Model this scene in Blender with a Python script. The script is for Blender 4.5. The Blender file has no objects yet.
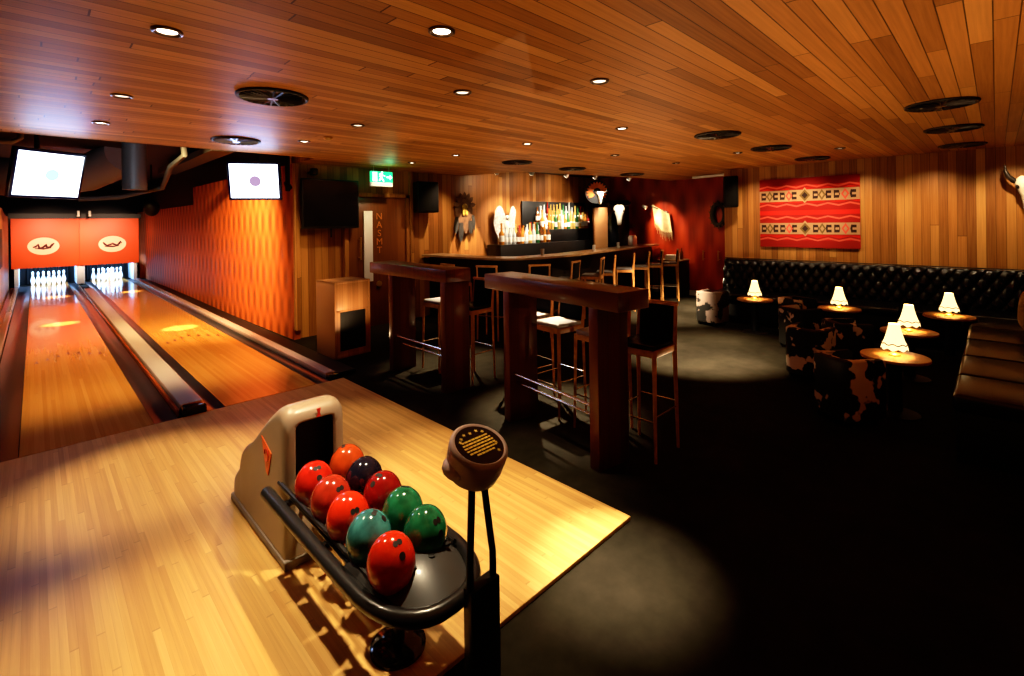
import bpy, bmesh, math, random
from mathutils import Vector, Matrix, Euler
random.seed(7)
S = bpy.context.scene
C = S.collection
PI = math.pi
R = math.radians

# ------------------------------------------------------------------ helpers
class MB:
    """collects shapes in one bmesh, built as ONE mesh object"""
    def __init__(s): s.bm = bmesh.new()
    def _mi(s, geo_faces, mi):
        for f in geo_faces: f.material_index = mi
    def box(s, c, d, rz=0, bev=0, mi=0, rot=None, seg=2, taper=None):
        r = bmesh.ops.create_cube(s.bm, size=1)
        vs = r['verts']
        if taper:
            for v in vs:
                if v.co.z < 0: v.co.x *= taper; v.co.y *= taper
        M = Matrix.Translation(c) @ ((rot.to_4x4() if rot is not None else Matrix.Rotation(rz, 4, 'Z'))) @ Matrix.Diagonal((d[0], d[1], d[2], 1))
        for v in vs: v.co = M @ v.co
        fs = list({f for v in vs for f in v.link_faces})
        if bev:
            es = list({e for v in vs for e in v.link_edges})
            rr = bmesh.ops.bevel(s.bm, geom=es, offset=bev, segments=seg, affect='EDGES', profile=.5)
            fs = list(set(rr['faces']) | {f for f in fs if f.is_valid})
        s._mi(fs, mi)
        return s
    def cone(s, p0, p1, r0, r1=None, n=16, mi=0, caps=True):
        r1 = r0 if r1 is None else r1
        p0, p1 = Vector(p0), Vector(p1)
        d = p1 - p0
        q = d.to_track_quat('Z', 'Y').to_matrix().to_4x4()
        r = bmesh.ops.create_cone(s.bm, cap_ends=caps, segments=n, radius1=r0, radius2=r1, depth=d.length,
                                  matrix=Matrix.Translation((p0 + p1) / 2) @ q)
        s._mi({f for v in r['verts'] for f in v.link_faces}, mi)
        return s
    def sphere(s, c, r, sc=(1, 1, 1), n=20, mi=0, rot=None):
        M = Matrix.Translation(c) @ (rot.to_4x4() if rot is not None else Matrix.Identity(4)) @ Matrix.Diagonal((sc[0], sc[1], sc[2], 1))
        q = bmesh.ops.create_uvsphere(s.bm, u_segments=n, v_segments=max(6, n // 2), radius=r, matrix=M)
        s._mi({f for v in q['verts'] for f in v.link_faces}, mi)
        return s
    def lathe(s, prof, c=(0, 0, 0), n=24, mi=0, M=None, wav=None):
        rings = []
        for (r, z) in prof:
            ring = []
            for k in range(n):
                a = 2 * PI * k / n
                rr = r
                p = Vector((rr * math.cos(a), rr * math.sin(a), z))
                if wav and z <= wav[0]: p.z -= wav[1] * (.5 + .5 * math.cos(a * wav[2]))
                p = (M @ p if M else p) + Vector(c)
                ring.append(s.bm.verts.new(p))
            rings.append(ring)
        for i in range(len(rings) - 1):
            for k in range(n):
                f = s.bm.faces.new((rings[i][k], rings[i][(k + 1) % n], rings[i + 1][(k + 1) % n], rings[i + 1][k]))
                f.material_index = mi
        for ring, pr, fl in ((rings[0], prof[0], True), (rings[-1], prof[-1], False)):
            if pr[0] > 1e-5 and not wav:
                f = s.bm.faces.new(ring[::-1] if fl else ring); f.material_index = mi
        return s
    def tube(s, pts, r, n=10, mi=0, closed=False):
        pts = [Vector(p) for p in pts]
        N = len(pts); rings = []
        up = None
        for i, p in enumerate(pts):
            if closed: t = pts[(i + 1) % N] - pts[i - 1]
            else: t = pts[min(i + 1, N - 1)] - pts[max(i - 1, 0)]
            t.normalize()
            if up is None: up = Vector((0, 0, 1)) if abs(t.z) < .9 else Vector((1, 0, 0))
            x = t.cross(up).normalized(); y = x.cross(t).normalized(); up = y
            rr = r[i] if isinstance(r, (list, tuple)) else r
            rings.append([s.bm.verts.new(p + x * rr * math.cos(2 * PI * k / n) + y * rr * math.sin(2 * PI * k / n)) for k in range(n)])
        for i in range(N if closed else N - 1):
            a, b = rings[i], rings[(i + 1) % N]
            for k in range(n):
                f = s.bm.faces.new((a[k], a[(k + 1) % n], b[(k + 1) % n], b[k])); f.material_index = mi
        if not closed:
            for q in (rings[0][::-1], rings[-1]):
                f = s.bm.faces.new(q); f.material_index = mi
        return s
    def poly(s, pts, mi=0):
        f = s.bm.faces.new([s.bm.verts.new(p) for p in pts]); f.material_index = mi
        return s
    def prism(s, pts2, M, h, mi=0, bev=0):
        """2d polygon (x,y) extruded by h along local z, placed by matrix M"""
        lo = [s.bm.verts.new(M @ Vector((x, y, 0))) for x, y in pts2]
        hi = [s.bm.verts.new(M @ Vector((x, y, h))) for x, y in pts2]
        n = len(lo); fs = []
        fs.append(s.bm.faces.new(lo[::-1])); fs.append(s.bm.faces.new(hi))
        for k in range(n):
            fs.append(s.bm.faces.new((lo[k], lo[(k + 1) % n], hi[(k + 1) % n], hi[k])))
        if bev:
            es = list({e for f in fs[:2] for e in f.edges})
            rr = bmesh.ops.bevel(s.bm, geom=es, offset=bev, segments=3, affect='EDGES', profile=.5)
            fs = list(set(rr['faces']) | {f for f in fs if f.is_valid})
        s._mi(fs, mi)
        return s
    def grid(s, fn, nu, nv, mi=0, closeu=False):
        vs = [[s.bm.verts.new(fn(i / nu, j / nv)) for j in range(nv + 1)] for i in range(nu + (0 if closeu else 1))]
        for i in range(nu):
            for j in range(nv):
                a = vs[i]; b = vs[(i + 1) % len(vs)]
                f = s.bm.faces.new((a[j], b[j], b[j + 1], a[j + 1])); f.material_index = mi
        return s
    def build(s, name, mats, parent=None, smooth=35, loc=None, fixn=True):
        if fixn: bmesh.ops.recalc_face_normals(s.bm, faces=s.bm.faces[:])
        me = bpy.data.meshes.new(name)
        s.bm.to_mesh(me); s.bm.free()
        for m in (mats if isinstance(mats, (list, tuple)) else [mats]): me.materials.append(m)
        if smooth:
            me.polygons.foreach_set('use_smooth', [True] * len(me.polygons))
            try: me.set_sharp_from_angle(angle=R(smooth))
            except Exception: pass
        o = bpy.data.objects.new(name, me); C.objects.link(o)
        if parent: o.parent = parent
        if loc: o.location = loc
        return o

def tag(o, label=None, cat=None, group=None, kind=None):
    if label: o['label'] = label
    if cat: o['category'] = cat
    if group: o['group'] = group
    if kind: o['kind'] = kind
    return o
def thing(name, label, cat, loc=(0, 0, 0), rz=0, group=None):
    o = bpy.data.objects.new(name, None); C.objects.link(o)
    o.empty_display_size = .1
    o.location = loc; o.rotation_euler = (0, 0, rz)
    return tag(o, label, cat, group)
def struct(name, mb, m, smooth=0):
    return tag(mb.build(name, m, smooth=smooth), kind='structure')
def dup(root, loc, rz=0, label=None, group=None):
    r = root.copy(); C.objects.link(r); r.location = loc; r.rotation_euler = (0, 0, rz)
    if label: r['label'] = label
    if group: r['group'] = group
    for ch in list(root.children):
        c = ch.copy(); C.objects.link(c); c.parent = r
        for g in list(ch.children):
            d = g.copy(); C.objects.link(d); d.parent = c
    return r
def rotm(z=0, x=0, y=0): return Euler((x, y, z)).to_matrix()

# ------------------------------------------------------------------ materials
def newmat(name):
    m = bpy.data.materials.new(name); m.use_nodes = True
    nt = m.node_tree
    return m, nt, nt.nodes['Principled BSDF']
def simple(name, col, rough=.5, metal=0, emit=None, es=0, coat=0, bump=0, bscale=40, var=0, vscale=8, spec=None):
    m, nt, b = newmat(name)
    b.inputs['Base Color'].default_value = (*col, 1); b.inputs['Roughness'].default_value = rough
    b.inputs['Metallic'].default_value = metal
    if spec is not None: b.inputs['Specular IOR Level'].default_value = spec
    if coat: b.inputs['Coat Weight'].default_value = coat; b.inputs['Coat Roughness'].default_value = .08
    if emit: b.inputs['Emission Color'].default_value = (*emit, 1); b.inputs['Emission Strength'].default_value = es
    tc = nt.nodes.new('ShaderNodeTexCoord')
    if var:
        n = nt.nodes.new('ShaderNodeTexNoise'); n.inputs['Scale'].default_value = vscale; n.inputs['Detail'].default_value = 4
        nt.links.new(tc.outputs['Object'], n.inputs['Vector'])
        r = nt.nodes.new('ShaderNodeValToRGB')
        r.color_ramp.elements[0].position = .3; r.color_ramp.elements[1].position = .7
        r.color_ramp.elements[0].color = (*[c * (1 - var) for c in col], 1); r.color_ramp.elements[1].color = (*[min(1, c * (1 + var)) for c in col], 1)
        nt.links.new(n.outputs['Fac'], r.inputs['Fac']); nt.links.new(r.outputs['Color'], b.inputs['Base Color'])
    if bump:
        n = nt.nodes.new('ShaderNodeTexNoise'); n.inputs['Scale'].default_value = bscale; n.inputs['Detail'].default_value = 3
        nt.links.new(tc.outputs['Object'], n.inputs['Vector'])
        bp = nt.nodes.new('ShaderNodeBump'); bp.inputs['Strength'].default_value = bump; bp.inputs['Distance'].default_value = .01
        nt.links.new(n.outputs['Fac'], bp.inputs['Height']); nt.links.new(bp.outputs['Normal'], b.inputs['Normal'])
    return m
class NT:
    def __init__(s, nt): s.nt = nt
    def _in(s, sock, v):
        if isinstance(v, (int, float)): sock.default_value = v
        elif isinstance(v, tuple): sock.default_value = v
        else: s.nt.links.new(v, sock)
    def math(s, op, a, b=0, c=None):
        n = s.nt.nodes.new('ShaderNodeMath'); n.operation = op
        s._in(n.inputs[0], a); s._in(n.inputs[1], b)
        if c is not None: s._in(n.inputs[2], c)
        return n.outputs[0]
    def comb(s, x, y, z):
        n = s.nt.nodes.new('ShaderNodeCombineXYZ')
        for i, v in enumerate((x, y, z)): s._in(n.inputs[i], v)
        return n.outputs[0]
    def white(s, vec):
        n = s.nt.nodes.new('ShaderNodeTexWhiteNoise'); n.noise_dimensions = '3D'; s._in(n.inputs['Vector'], vec); return n.outputs['Value']
    def noise(s, vec, scale=1, detail=3, rough=.5):
        n = s.nt.nodes.new('ShaderNodeTexNoise'); s._in(n.inputs['Vector'], vec)
        n.inputs['Scale'].default_value = scale; n.inputs['Detail'].default_value = detail; n.inputs['Roughness'].default_value = rough
        return n.outputs['Fac']
    def ramp(s, fac, stops, interp='LINEAR'):
        n = s.nt.nodes.new('ShaderNodeValToRGB'); s._in(n.inputs[0], fac); n.color_ramp.interpolation = interp
        e = n.color_ramp.elements
        e[0].position = stops[0][0]; e[0].color = (*stops[0][1], 1); e[1].position = stops[-1][0]; e[1].color = (*stops[-1][1], 1)
        for p, c in stops[1:-1]:
            q = e.new(p); q.color = (*c, 1)
        return n.outputs['Color']
    def mix(s, fac, a, b, mode='MIX'):
        n = s.nt.nodes.new('ShaderNodeMix'); n.data_type = 'RGBA'; n.blend_type = mode
        s._in(n.inputs[0], fac)
        for k, v in ((6, a), (7, b)):
            if isinstance(v, tuple) and len(v) == 3: v = (*v, 1)
            s._in(n.inputs[k], v)
        return n.outputs[2]
    def bump(s, h, strength=.3, dist=.01):
        n = s.nt.nodes.new('ShaderNodeBump'); n.inputs['Strength'].default_value = strength; n.inputs['Distance'].default_value = dist
        s._in(n.inputs['Height'], h); return n.outputs['Normal']
def planks(name, along, across, width, length, stops, rough=.4, gap=.05, gapdark=.25, coat=0, grain=.25, bstr=.3, gscale=3, spec=None):
    m, nt, b = newmat(name); T = NT(nt)
    tc = nt.nodes.new('ShaderNodeTexCoord'); sp = nt.nodes.new('ShaderNodeSeparateXYZ'); nt.links.new(tc.outputs['Object'], sp.inputs[0])
    ax = {'x': sp.outputs[0], 'y': sp.outputs[1], 'z': sp.outputs[2]}
    A, W = ax[along], ax[across]
    w = T.math('DIVIDE', W, width); row = T.math('FLOOR', w); fr = T.math('FRACT', w)
    off = T.math('MULTIPLY', T.white(T.comb(row, 3.3, 1.7)), 7.0)
    l = T.math('ADD', T.math('DIVIDE', A, length), off); col = T.math('FLOOR', l); lf = T.math('FRACT', l)
    rnd = T.white(T.comb(row, col, 5.1))
    base = T.ramp(rnd, stops)
    g1 = T.noise(T.comb(T.math('MULTIPLY', A, gscale * .5), T.math('MULTIPLY', W, 60.0), T.math('MULTIPLY', rnd, 30.0)), 1, 4, .6)
    base = T.mix(grain, base, T.ramp(g1, [(.25, tuple(c * .45 for c in stops[0][1])), (.75, tuple(min(1, c * 1.15) for c in stops[-1][1]))]), 'MIX')
    e1 = T.math('LESS_THAN', fr, gap)
    e2 = T.math('LESS_THAN', lf, .006 / length * 1.5)
    edge = T.math('MAXIMUM', e1, e2)
    base = T.mix(T.math('MULTIPLY', edge, 1 - gapdark), base, tuple(c * .18 for c in stops[0][1]))
    nt.links.new(base, b.inputs['Base Color']); b.inputs['Roughness'].default_value = rough
    if spec is not None: b.inputs['Specular IOR Level'].default_value = spec
    if coat: b.inputs['Coat Weight'].default_value = coat; b.inputs['Coat Roughness'].default_value = .06
    if bstr:
        h = T.math('SUBTRACT', T.math('MULTIPLY', g1, .15), edge)
        nt.links.new(T.bump(h, bstr, .004), b.inputs['Normal'])
    return m
def wavewall(name, across, w, hz, c0, c1, c2, rough=.4, bw=.75):
    """vertical leaf-shaped relief pattern on a painted panel"""
    m, nt, b = newmat(name); T = NT(nt)
    tc = nt.nodes.new('ShaderNodeTexCoord'); sp = nt.nodes.new('ShaderNodeSeparateXYZ'); nt.links.new(tc.outputs['Object'], sp.inputs[0])
    Y = sp.outputs['XYZ'.index(across.upper())]; Zs = sp.outputs[2]
    a = T.math('COSINE', T.math('MULTIPLY', Y, 2 * PI / w)); c = T.math('COSINE', T.math('MULTIPLY', Zs, 2 * PI / hz))
    f = T.math('MULTIPLY_ADD', T.math('MULTIPLY', a, c), .5, .5)
    n = T.noise(T.comb(T.math('MULTIPLY', Y, 9.0), 0.0, T.math('MULTIPLY', Zs, .6)), 1, 3)
    base = T.ramp(f, [(.12, c0), (.5, c1), (.9, c2)])
    base = T.mix(.35, base, T.ramp(n, [(.3, tuple(q * .6 for q in c1)), (.7, tuple(min(1, q * 1.2) for q in c2))]))
    nt.links.new(base, b.inputs['Base Color']); b.inputs['Roughness'].default_value = rough
    nt.links.new(T.bump(f, .6, .03), b.inputs['Normal'])
    return m

M = {}
M['ceiling'] = planks('ceiling_planks', 'x', 'y', .098, 2.1, [(0, (.24, .08, .018)), (.35, (.38, .145, .033)), (.7, (.48, .20, .05)), (1, (.60, .285, .08))], .5, .06, .12, 0, .25, .35, spec=.3)
M['approach'] = planks('approach_maple', 'y', 'x', .03, 1.3, [(0, (.50, .275, .075)), (.5, (.60, .35, .105)), (1, (.68, .425, .145))], .42, .03, .75, 0, .25, .03)
M['lane'] = planks('lane_maple', 'y', 'x', .032, 5.0, [(0, (.50, .235, .058)), (.5, (.55, .27, .07)), (1, (.60, .31, .088))], .18, .03, .8, .5, .16, 0)
M['wood_wall_x'] = planks('cedar_wall', 'z', 'x', .115, 9, [(0, (.17, .055, .016)), (.4, (.27, .10, .028)), (.7, (.36, .15, .042)), (1, (.47, .23, .072))], .42, .05, .3, 0, .3, .3)
M['wood_wall_y'] = planks('cedar_wall_light', 'z', 'y', .105, 9, [(0, (.20, .065, .017)), (.35, (.36, .14, .035)), (.7, (.50, .22, .06)), (1, (.60, .32, .10))], .42, .05, .3, 0, .3, .3)
M['wave'] = wavewall('wave_relief_orange', 'y', .34, .95, (.17, .028, .007), (.46, .095, .022), (.60, .14, .034), .55)
M['red_wall'] = wavewall('red_panel_pattern', 'y', .46, 1.5, (.13, .012, .005), (.30, .028, .010), (.38, .05, .015), .35)
M['panel_wood'] = planks('door_veneer', 'z', 'x', .4, 9, [(0, (.13, .04, .013)), (1, (.20, .07, .022))], .35, .01, .5, .1, .35, .1)
M['cab_wood'] = planks('cabinet_timber', 'z', 'x', .08, 9, [(0, (.30, .13, .045)), (1, (.46, .23, .09))], .45, .04, .4, 0, .3, .2)
M['table_wood'] = planks('mahogany', 'y', 'x', .12, 3, [(0, (.11, .03, .016)), (1, (.17, .05, .026))], .3, .01, .7, .15, .35, .05)
M['stool_wood'] = simple('oak', (.46, .22, .075), .4, var=.2, vscale=18)
M['bar_edge'] = simple('bar_top_timber', (.36, .23, .13), .3, var=.25, vscale=6)
M['round_top'] = planks('table_top_oak', 'x', 'y', .09, 3, [(0, (.44, .22, .07)), (1, (.56, .31, .11))], .35, .01, .6, .15, .3, .03)
M['black'] = simple('black_matte', (.004, .004, .005), .55)
M['blacksoft'] = simple('black_fabric', (.006, .006, .008), .85, spec=.2)
M['blackgloss'] = simple('black_gloss', (.008, .008, .01), .12, coat=.4)
M['barfront'] = simple('bar_front_black', (.006, .005, .005), .5)
M['leather'] = simple('black_leather', (.004, .004, .005), .24, coat=.0, bump=.06, bscale=90, spec=.3)
M['seatleather'] = simple('brown_black_leather', (.008, .0055, .0045), .3, coat=.1, bump=.08, bscale=70)
M['padwhite'] = simple('pale_vinyl', (.30, .30, .32), .35)
M['padgrey'] = simple('grey_vinyl', (.14, .14, .16), .4)
M['chrome'] = simple('chrome', (.75, .72, .68), .18, 1)
M['steel'] = simple('brushed_steel', (.62, .62, .64), .3, .9)
M['gutter'] = simple('gutter_grey', (.028, .028, .036), .28, coat=.2)
M['track'] = simple('track_cover_grey', (.40, .37, .38), .35)
M['capping'] = simple('capping_lilac', (.42, .33, .33), .25, coat=.3)
M['redwood'] = simple('red_timber_strip', (.30, .07, .025), .2, coat=.4)
M['hood'] = simple('hood_beige', (.27, .20, .14), .42, var=.05, vscale=5, coat=.1)
M['hoodbase'] = simple('hood_skirt', (.20, .16, .13), .5)
M['orange'] = simple('orange_decal', (.75, .14, .03), .4)
M['redmark'] = simple('red_decal', (.5, .03, .02), .4)
M['rail'] = simple('rail_black_plastic', (.018, .018, .02), .28, coat=.25)
M['cover'] = simple('cover_graphite', (.05, .05, .052), .38, coat=.2)
M['plume'] = simple('white_plume', (.50, .47, .42), .7, var=.35, vscale=22)
M['tvcase'] = simple('screen_casing_blue_glow', (.006, .010, .06), .25, coat=.3)  # blue glow around the screens is put into the casing colour
M['white'] = simple('white_paint', (.8, .8, .8), .35)
M['pin'] = simple('pin_white', (.85, .87, .9), .2, coat=.5, emit=(.7, .85, 1), es=.25)  # faint blue emission adds pin deck light to the pins themselves
M['pinstripe'] = simple('pin_red', (.5, .02, .02), .3)
M['kick'] = simple('kickback_pale', (.55, .65, .75), .4)  # white panels, with the bluish pin deck light put into their colour
M['mask'] = simple('mask_orange_panel', (.62, .085, .02), .5, var=.06, vscale=1.2)
M['cream'] = simple('cream_print', (.95, .60, .42), .5)
M['script'] = simple('script_dark', (.10, .012, .01), .5)
M['screen'] = simple('screen_glow', (.02, .02, .03), .3, emit=(.80, .90, 1.0), es=4.2)
M['screen_cyan'] = simple('screen_glow_cyan', (.02, .02, .03), .3, emit=(.62, .93, 1.0), es=1.15)
M['screen_pink'] = simple('screen_glow_pink', (.02, .02, .03), .3, emit=(.55, .38, .62), es=.9)
M['duct'] = simple('duct_grey', (.07, .075, .075), .5, .2)
M['duct_pale'] = simple('duct_pale', (.17, .15, .14), .5, .2)
M['exit_green'] = simple('exit_green', (.01, .3, .14), .4, emit=(.02, .62, .26), es=1.6)
M['exit_white'] = simple('exit_white', (.8, .9, .85), .4, emit=(.75, 1, .85), es=1.6)
M['exit_base'] = simple('exit_strip', (.6, .58, .5), .4, emit=(.9, .8, .65), es=.35)
M['shade'] = simple('lamp_shade_glow', (.9, .75, .5), .7, emit=(1, .76, .38), es=1.6)
M['shade_trim'] = simple('shade_trim', (.22, .10, .03), .7)
M['brass'] = simple('brass', (.62, .38, .12), .3, .8)
M['ball_red'] = simple('ball_red', (.44, .022, .012), .12, coat=.5, var=.25, vscale=14)
M['ball_brick'] = simple('ball_brick', (.36, .035, .018), .15, coat=.5, var=.35, vscale=14)
M['ball_bright'] = simple('ball_bright_red', (.62, .035, .012), .12, coat=.5, var=.12, vscale=10)
M['ball_orange'] = simple('ball_orange', (.42, .06, .015), .15, coat=.5, var=.3, vscale=12)
M['ball_dark'] = simple('ball_dark_red', (.24, .012, .012), .12, coat=.5, var=.3, vscale=12)
M['ball_black'] = simple('ball_black', (.012, .011, .022), .12, coat=.5)
M['ball_teal'] = simple('ball_teal', (.05, .20, .20), .15, coat=.5, var=.5, vscale=16)
M['ball_green'] = simple('ball_green', (.02, .16, .075), .12, coat=.5, var=.5, vscale=14)
M['hole'] = simple('hole_dark', (.01, .004, .004), .7)
M['gold'] = simple('gold_print', (.62, .40, .05), .4, emit=(.6, .36, .03), es=.06)  # slight emission brightens the print, which is no light source
M['post'] = simple('post_black', (.005, .005, .006), .35)
M['consol'] = simple('console_taupe', (.52, .39, .33), .42)
M['rug_red'] = simple('rug_red', (.55, .014, .008), .9, bump=.2, bscale=160)
M['rug_dark'] = simple('rug_dark_red', (.30, .008, .006), .9)
M['rug_pink'] = simple('rug_pink', (.62, .09, .06), .9)
M['rug_cream'] = simple('rug_cream', (.40, .24, .13), .9)
M['rug_black'] = simple('rug_black', (.035, .012, .010), .9)
M['rug_olive'] = simple('rug_olive', (.16, .10, .03), .9)
M['hide'] = simple('hide_cream', (.60, .46, .27), .8, var=.2, vscale=6)
M['bone'] = simple('bone', (.75, .68, .56), .6, var=.1, vscale=12)
M['horn'] = simple('horn_dark', (.02, .014, .012), .3)
M['feather'] = simple('feather_brown', (.10, .045, .02), .8, var=.5, vscale=9)
M['feather_dark'] = simple('feather_black', (.015, .011, .01), .8)
M['feather_orange'] = simple('feather_orange', (.62, .14, .02), .7, var=.2)
M['yellow'] = simple('bead_yellow', (.26, .16, .02), .7, var=.5, vscale=20)
M['cushion'] = simple('gold_cushion', (.52, .34, .11), .7, var=.2, vscale=30)
M['letter'] = simple('letter_copper', (.60, .22, .06), .4, .2)
M['paper'] = simple('paper_white', (.75, .72, .66), .7)
for k, c, in dict(clear=(.72, .76, .78), amber=(.65, .27, .05), green=(.06, .22, .08), brown=(.22, .07, .02), red=(.5, .05, .04), gold=(.72, .48, .16)).items():
    m, nt, b = newmat('glass_' + k); b.inputs['Base Color'].default_value = (*c, 1); b.inputs['Roughness'].default_value = .06
    b.inputs['Transmission Weight'].default_value = .35; b.inputs['Coat Weight'].default_value = .5
    M['g_' + k] = m

# concrete floor
m, nt, b = newmat('dark_concrete'); T = NT(nt)
tc = nt.nodes.new('ShaderNodeTexCoord')
n1 = T.noise(tc.outputs['Object'], 1.1, 6, .6); n2 = T.noise(tc.outputs['Object'], 7, 4, .6)
col = T.ramp(n1, [(.3, (.007, .0056, .0036)), (.5, (.018, .0148, .0098)), (.72, (.036, .0295, .0198))])
col = T.mix(.35, col, T.ramp(n2, [(.3, (.008, .0065, .005)), (.7, (.034, .029, .021))]))
nt.links.new(col, b.inputs['Base Color'])
b.inputs['Roughness'].default_value = .75
b.inputs['Specular IOR Level'].default_value = .08
M['floor'] = m
# cowhide
m, nt, b = newmat('cowhide'); T = NT(nt)
tc = nt.nodes.new('ShaderNodeTexCoord'); oi = nt.nodes.new('ShaderNodeObjectInfo')
add = nt.nodes.new('ShaderNodeVectorMath'); add.operation = 'ADD'
nt.links.new(tc.outputs['Object'], add.inputs[0]); nt.links.new(oi.outputs['Location'], add.inputs[1])
n1 = T.noise(add.outputs[0], 3.6, 3, .55)
nt.links.new(T.ramp(n1, [(.54, (.007, .006, .005)), (.56, (.72, .56, .44))]), b.inputs['Base Color'])
b.inputs['Roughness'].default_value = .7
nt.links.new(T.bump(T.noise(tc.outputs['Object'], 120, 2), .3, .004), b.inputs['Normal'])
M['cowhide'] = m
M['cowhide_pale'] = M['cowhide'].copy()
for n_ in M['cowhide_pale'].node_tree.nodes:
    if n_.type == 'VALTORGB': n_.color_ramp.elements[0].position = .455; n_.color_ramp.elements[1].position = .475; n_.color_ramp.elements[1].color = (.26, .19, .16, 1)
# grille
M['grille'] = simple('vent_black', (.010, .008, .007), .5)
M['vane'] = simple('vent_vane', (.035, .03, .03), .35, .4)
M['vane_lit'] = simple('vent_vane_lit', (.30, .36, .48), .3, .4)  # lit copy of the vane: blue-white light put into the colour
M['lens_on'] = simple('downlight_on', (.9, .9, .9), .3, emit=(1, .86, .66), es=9)
M['lens_dim'] = simple('downlight_dim', (.7, .7, .7), .2, emit=(1, .85, .65), es=1.6)
M['ring'] = simple('downlight_ring', (.12, .08, .06), .3, .7)

H = 2.86
# ------------------------------------------------------------------ the setting
mb = MB(); mb.box((4.5, 9.5, -.05), (22, 27, .1)); struct('floor', mb, M['floor'])
# ceiling slab, cut out over the lanes and curved back over the bar
pts = [(-3, -3.2), (12, -3.2), (12, 5.85), (11.4, 5.86), (10.15, 5.95), (9.17, 6.16), (8.3, 6.37), (7.4, 6.5), (7.0, 6.66), (6.78, 6.95), (6.72, 7.3), (6.6, 7.75), (6.45, 8.06), (3.02, 8.06), (3.02, 7.26), (-3, 7.26)]
mb = MB(); mb.prism(pts, Matrix.Translation((0, 0, H)), .1); struct('ceiling', mb, M['ceiling'])
mb = MB(); mb.box((9.2, 7.2, 3.1), (6.2, 3.2, .06)); struct('ceiling', mb, M['black'])
mb = MB(); mb.box((.6, 14.9, 3.45), (6.2, 15.4, .06)); struct('ceiling', mb, M['black'])
def wallpoly(name, pts, nrm, thick, m):
    """vertical wall polygon (3d points), extruded along nrm"""
    mb = MB(); n = Vector(nrm) * thick
    lo = [mb.bm.verts.new(p) for p in pts]; hi = [mb.bm.verts.new(Vector(p) + n) for p in pts]
    mb.bm.faces.new(lo); mb.bm.faces.new(hi[::-1]); k = len(pts)
    for i in range(k): mb.bm.faces.new((lo[i], hi[i], hi[(i + 1) % k], lo[(i + 1) % k]))
    return struct(name, mb, m)
wallpoly('wall_back', [(2.97, 8.06, 0), (11.6, 8.06, 0), (11.6, 8.06, 3.1), (2.97, 8.06, 3.1)], (0, 1, 0), .12, M['wood_wall_x'])
def lx(y): return 2.955 - (y - 8.06) * .016
wallpoly('wall_lane_side', [(lx(8.0), 8.0, 0), (lx(22.5), 22.5, 0), (lx(22.5), 22.5, 2.40), (lx(14.3), 14.3, 2.40), (lx(14.3), 14.3, 2.84), (lx(8.0), 8.0, 2.84)], (1, .016, 0), .10, M['wave'])
wallpoly('wall_lane_side', [(lx(8.0) + .102, 8.19, 0), (lx(22.5) + .102, 22.6, 0), (lx(22.5) + .102, 22.6, 3.45), (lx(8.0) + .102, 8.19, 3.45)], (1, 0, 0), .05, M['black'])
wallpoly('wall_end', [(-2.6, 22.6, 0), (3.0, 22.6, 0), (3.0, 22.6, 3.45), (-2.6, 22.6, 3.45)], (0, 1, 0), .1, M['black'])
wallpoly('wall_left', [(-.56, 7.3, 0), (-.56, 21, 0), (-.56, 21, 2.22), (-.56, 18.5, 2.22), (-.56, 17.2, 2.36), (-.56, 7.3, 2.36)], (-1, 0, 0), .1, M['wood_wall_y'])
wallpoly('wall_left', [(-2.6, 7.3, 0), (-2.6, 22.6, 0), (-2.6, 22.6, 3.45), (-2.6, 7.3, 3.45)], (-1, 0, 0), .1, M['black'])
wallpoly('wall_red', [(11.5, 3.95, 0), (11.5, 8.06, 0), (11.5, 8.06, 3.1), (11.5, 3.95, 3.1)], (1, 0, 0), .1, M['red_wall'])
wallpoly('wall_right', [(10.05, -1.0, 0), (10.05, 3.93, 0), (10.05, 3.93, 2.9), (10.05, -1.0, 2.9)], (1, 0, 0), .12, M['wood_wall_y'])
wallpoly('wall_return', [(10.17, 3.93, 0), (11.6, 3.93, 0), (11.6, 3.93, 2.9), (10.17, 3.93, 2.9)], (0, -1, 0), .08, M['wood_wall_x'])
wallpoly('wall_near', [(4.2, -.95, 0), (10.05, -.95, 0), (10.05, -.95, 2.86), (4.2, -.95, 2.86)], (0, -1, 0), .1, M['wood_wall_x'])
mb = MB(); mb.box((11.47, 6.0, .06), (.05, 4.1, .12)); struct('baseboard_red', mb, M['track'])
mb = MB(); mb.box((5.2, 8.02, 1.43), (.07, .07, 2.86), bev=.008); struct('trim_1', mb, M['wood_wall_x'])
mb = MB(); mb.box((3.0, 7.98, 1.5), (.08, .09, 2.7), bev=.008); struct('trim_2', mb, M['wood_wall_x'])
mb = MB(); mb.box((10.7, 4.45, 2.825), (.10, .95, .05), rz=R(-12), bev=.01); struct('trim_3', mb, M['paper'])
mb = MB()
for y, z0, z1 in ((14.0, .95, 1.85), (16.2, .95, 1.85)): mb.box((-.562, y, (z0 + z1) / 2), (.02, 1.3, z1 - z0))
struct('wall_niche_1', mb, M['black'])  # flat black panels paint the shade inside two wall niches
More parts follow.
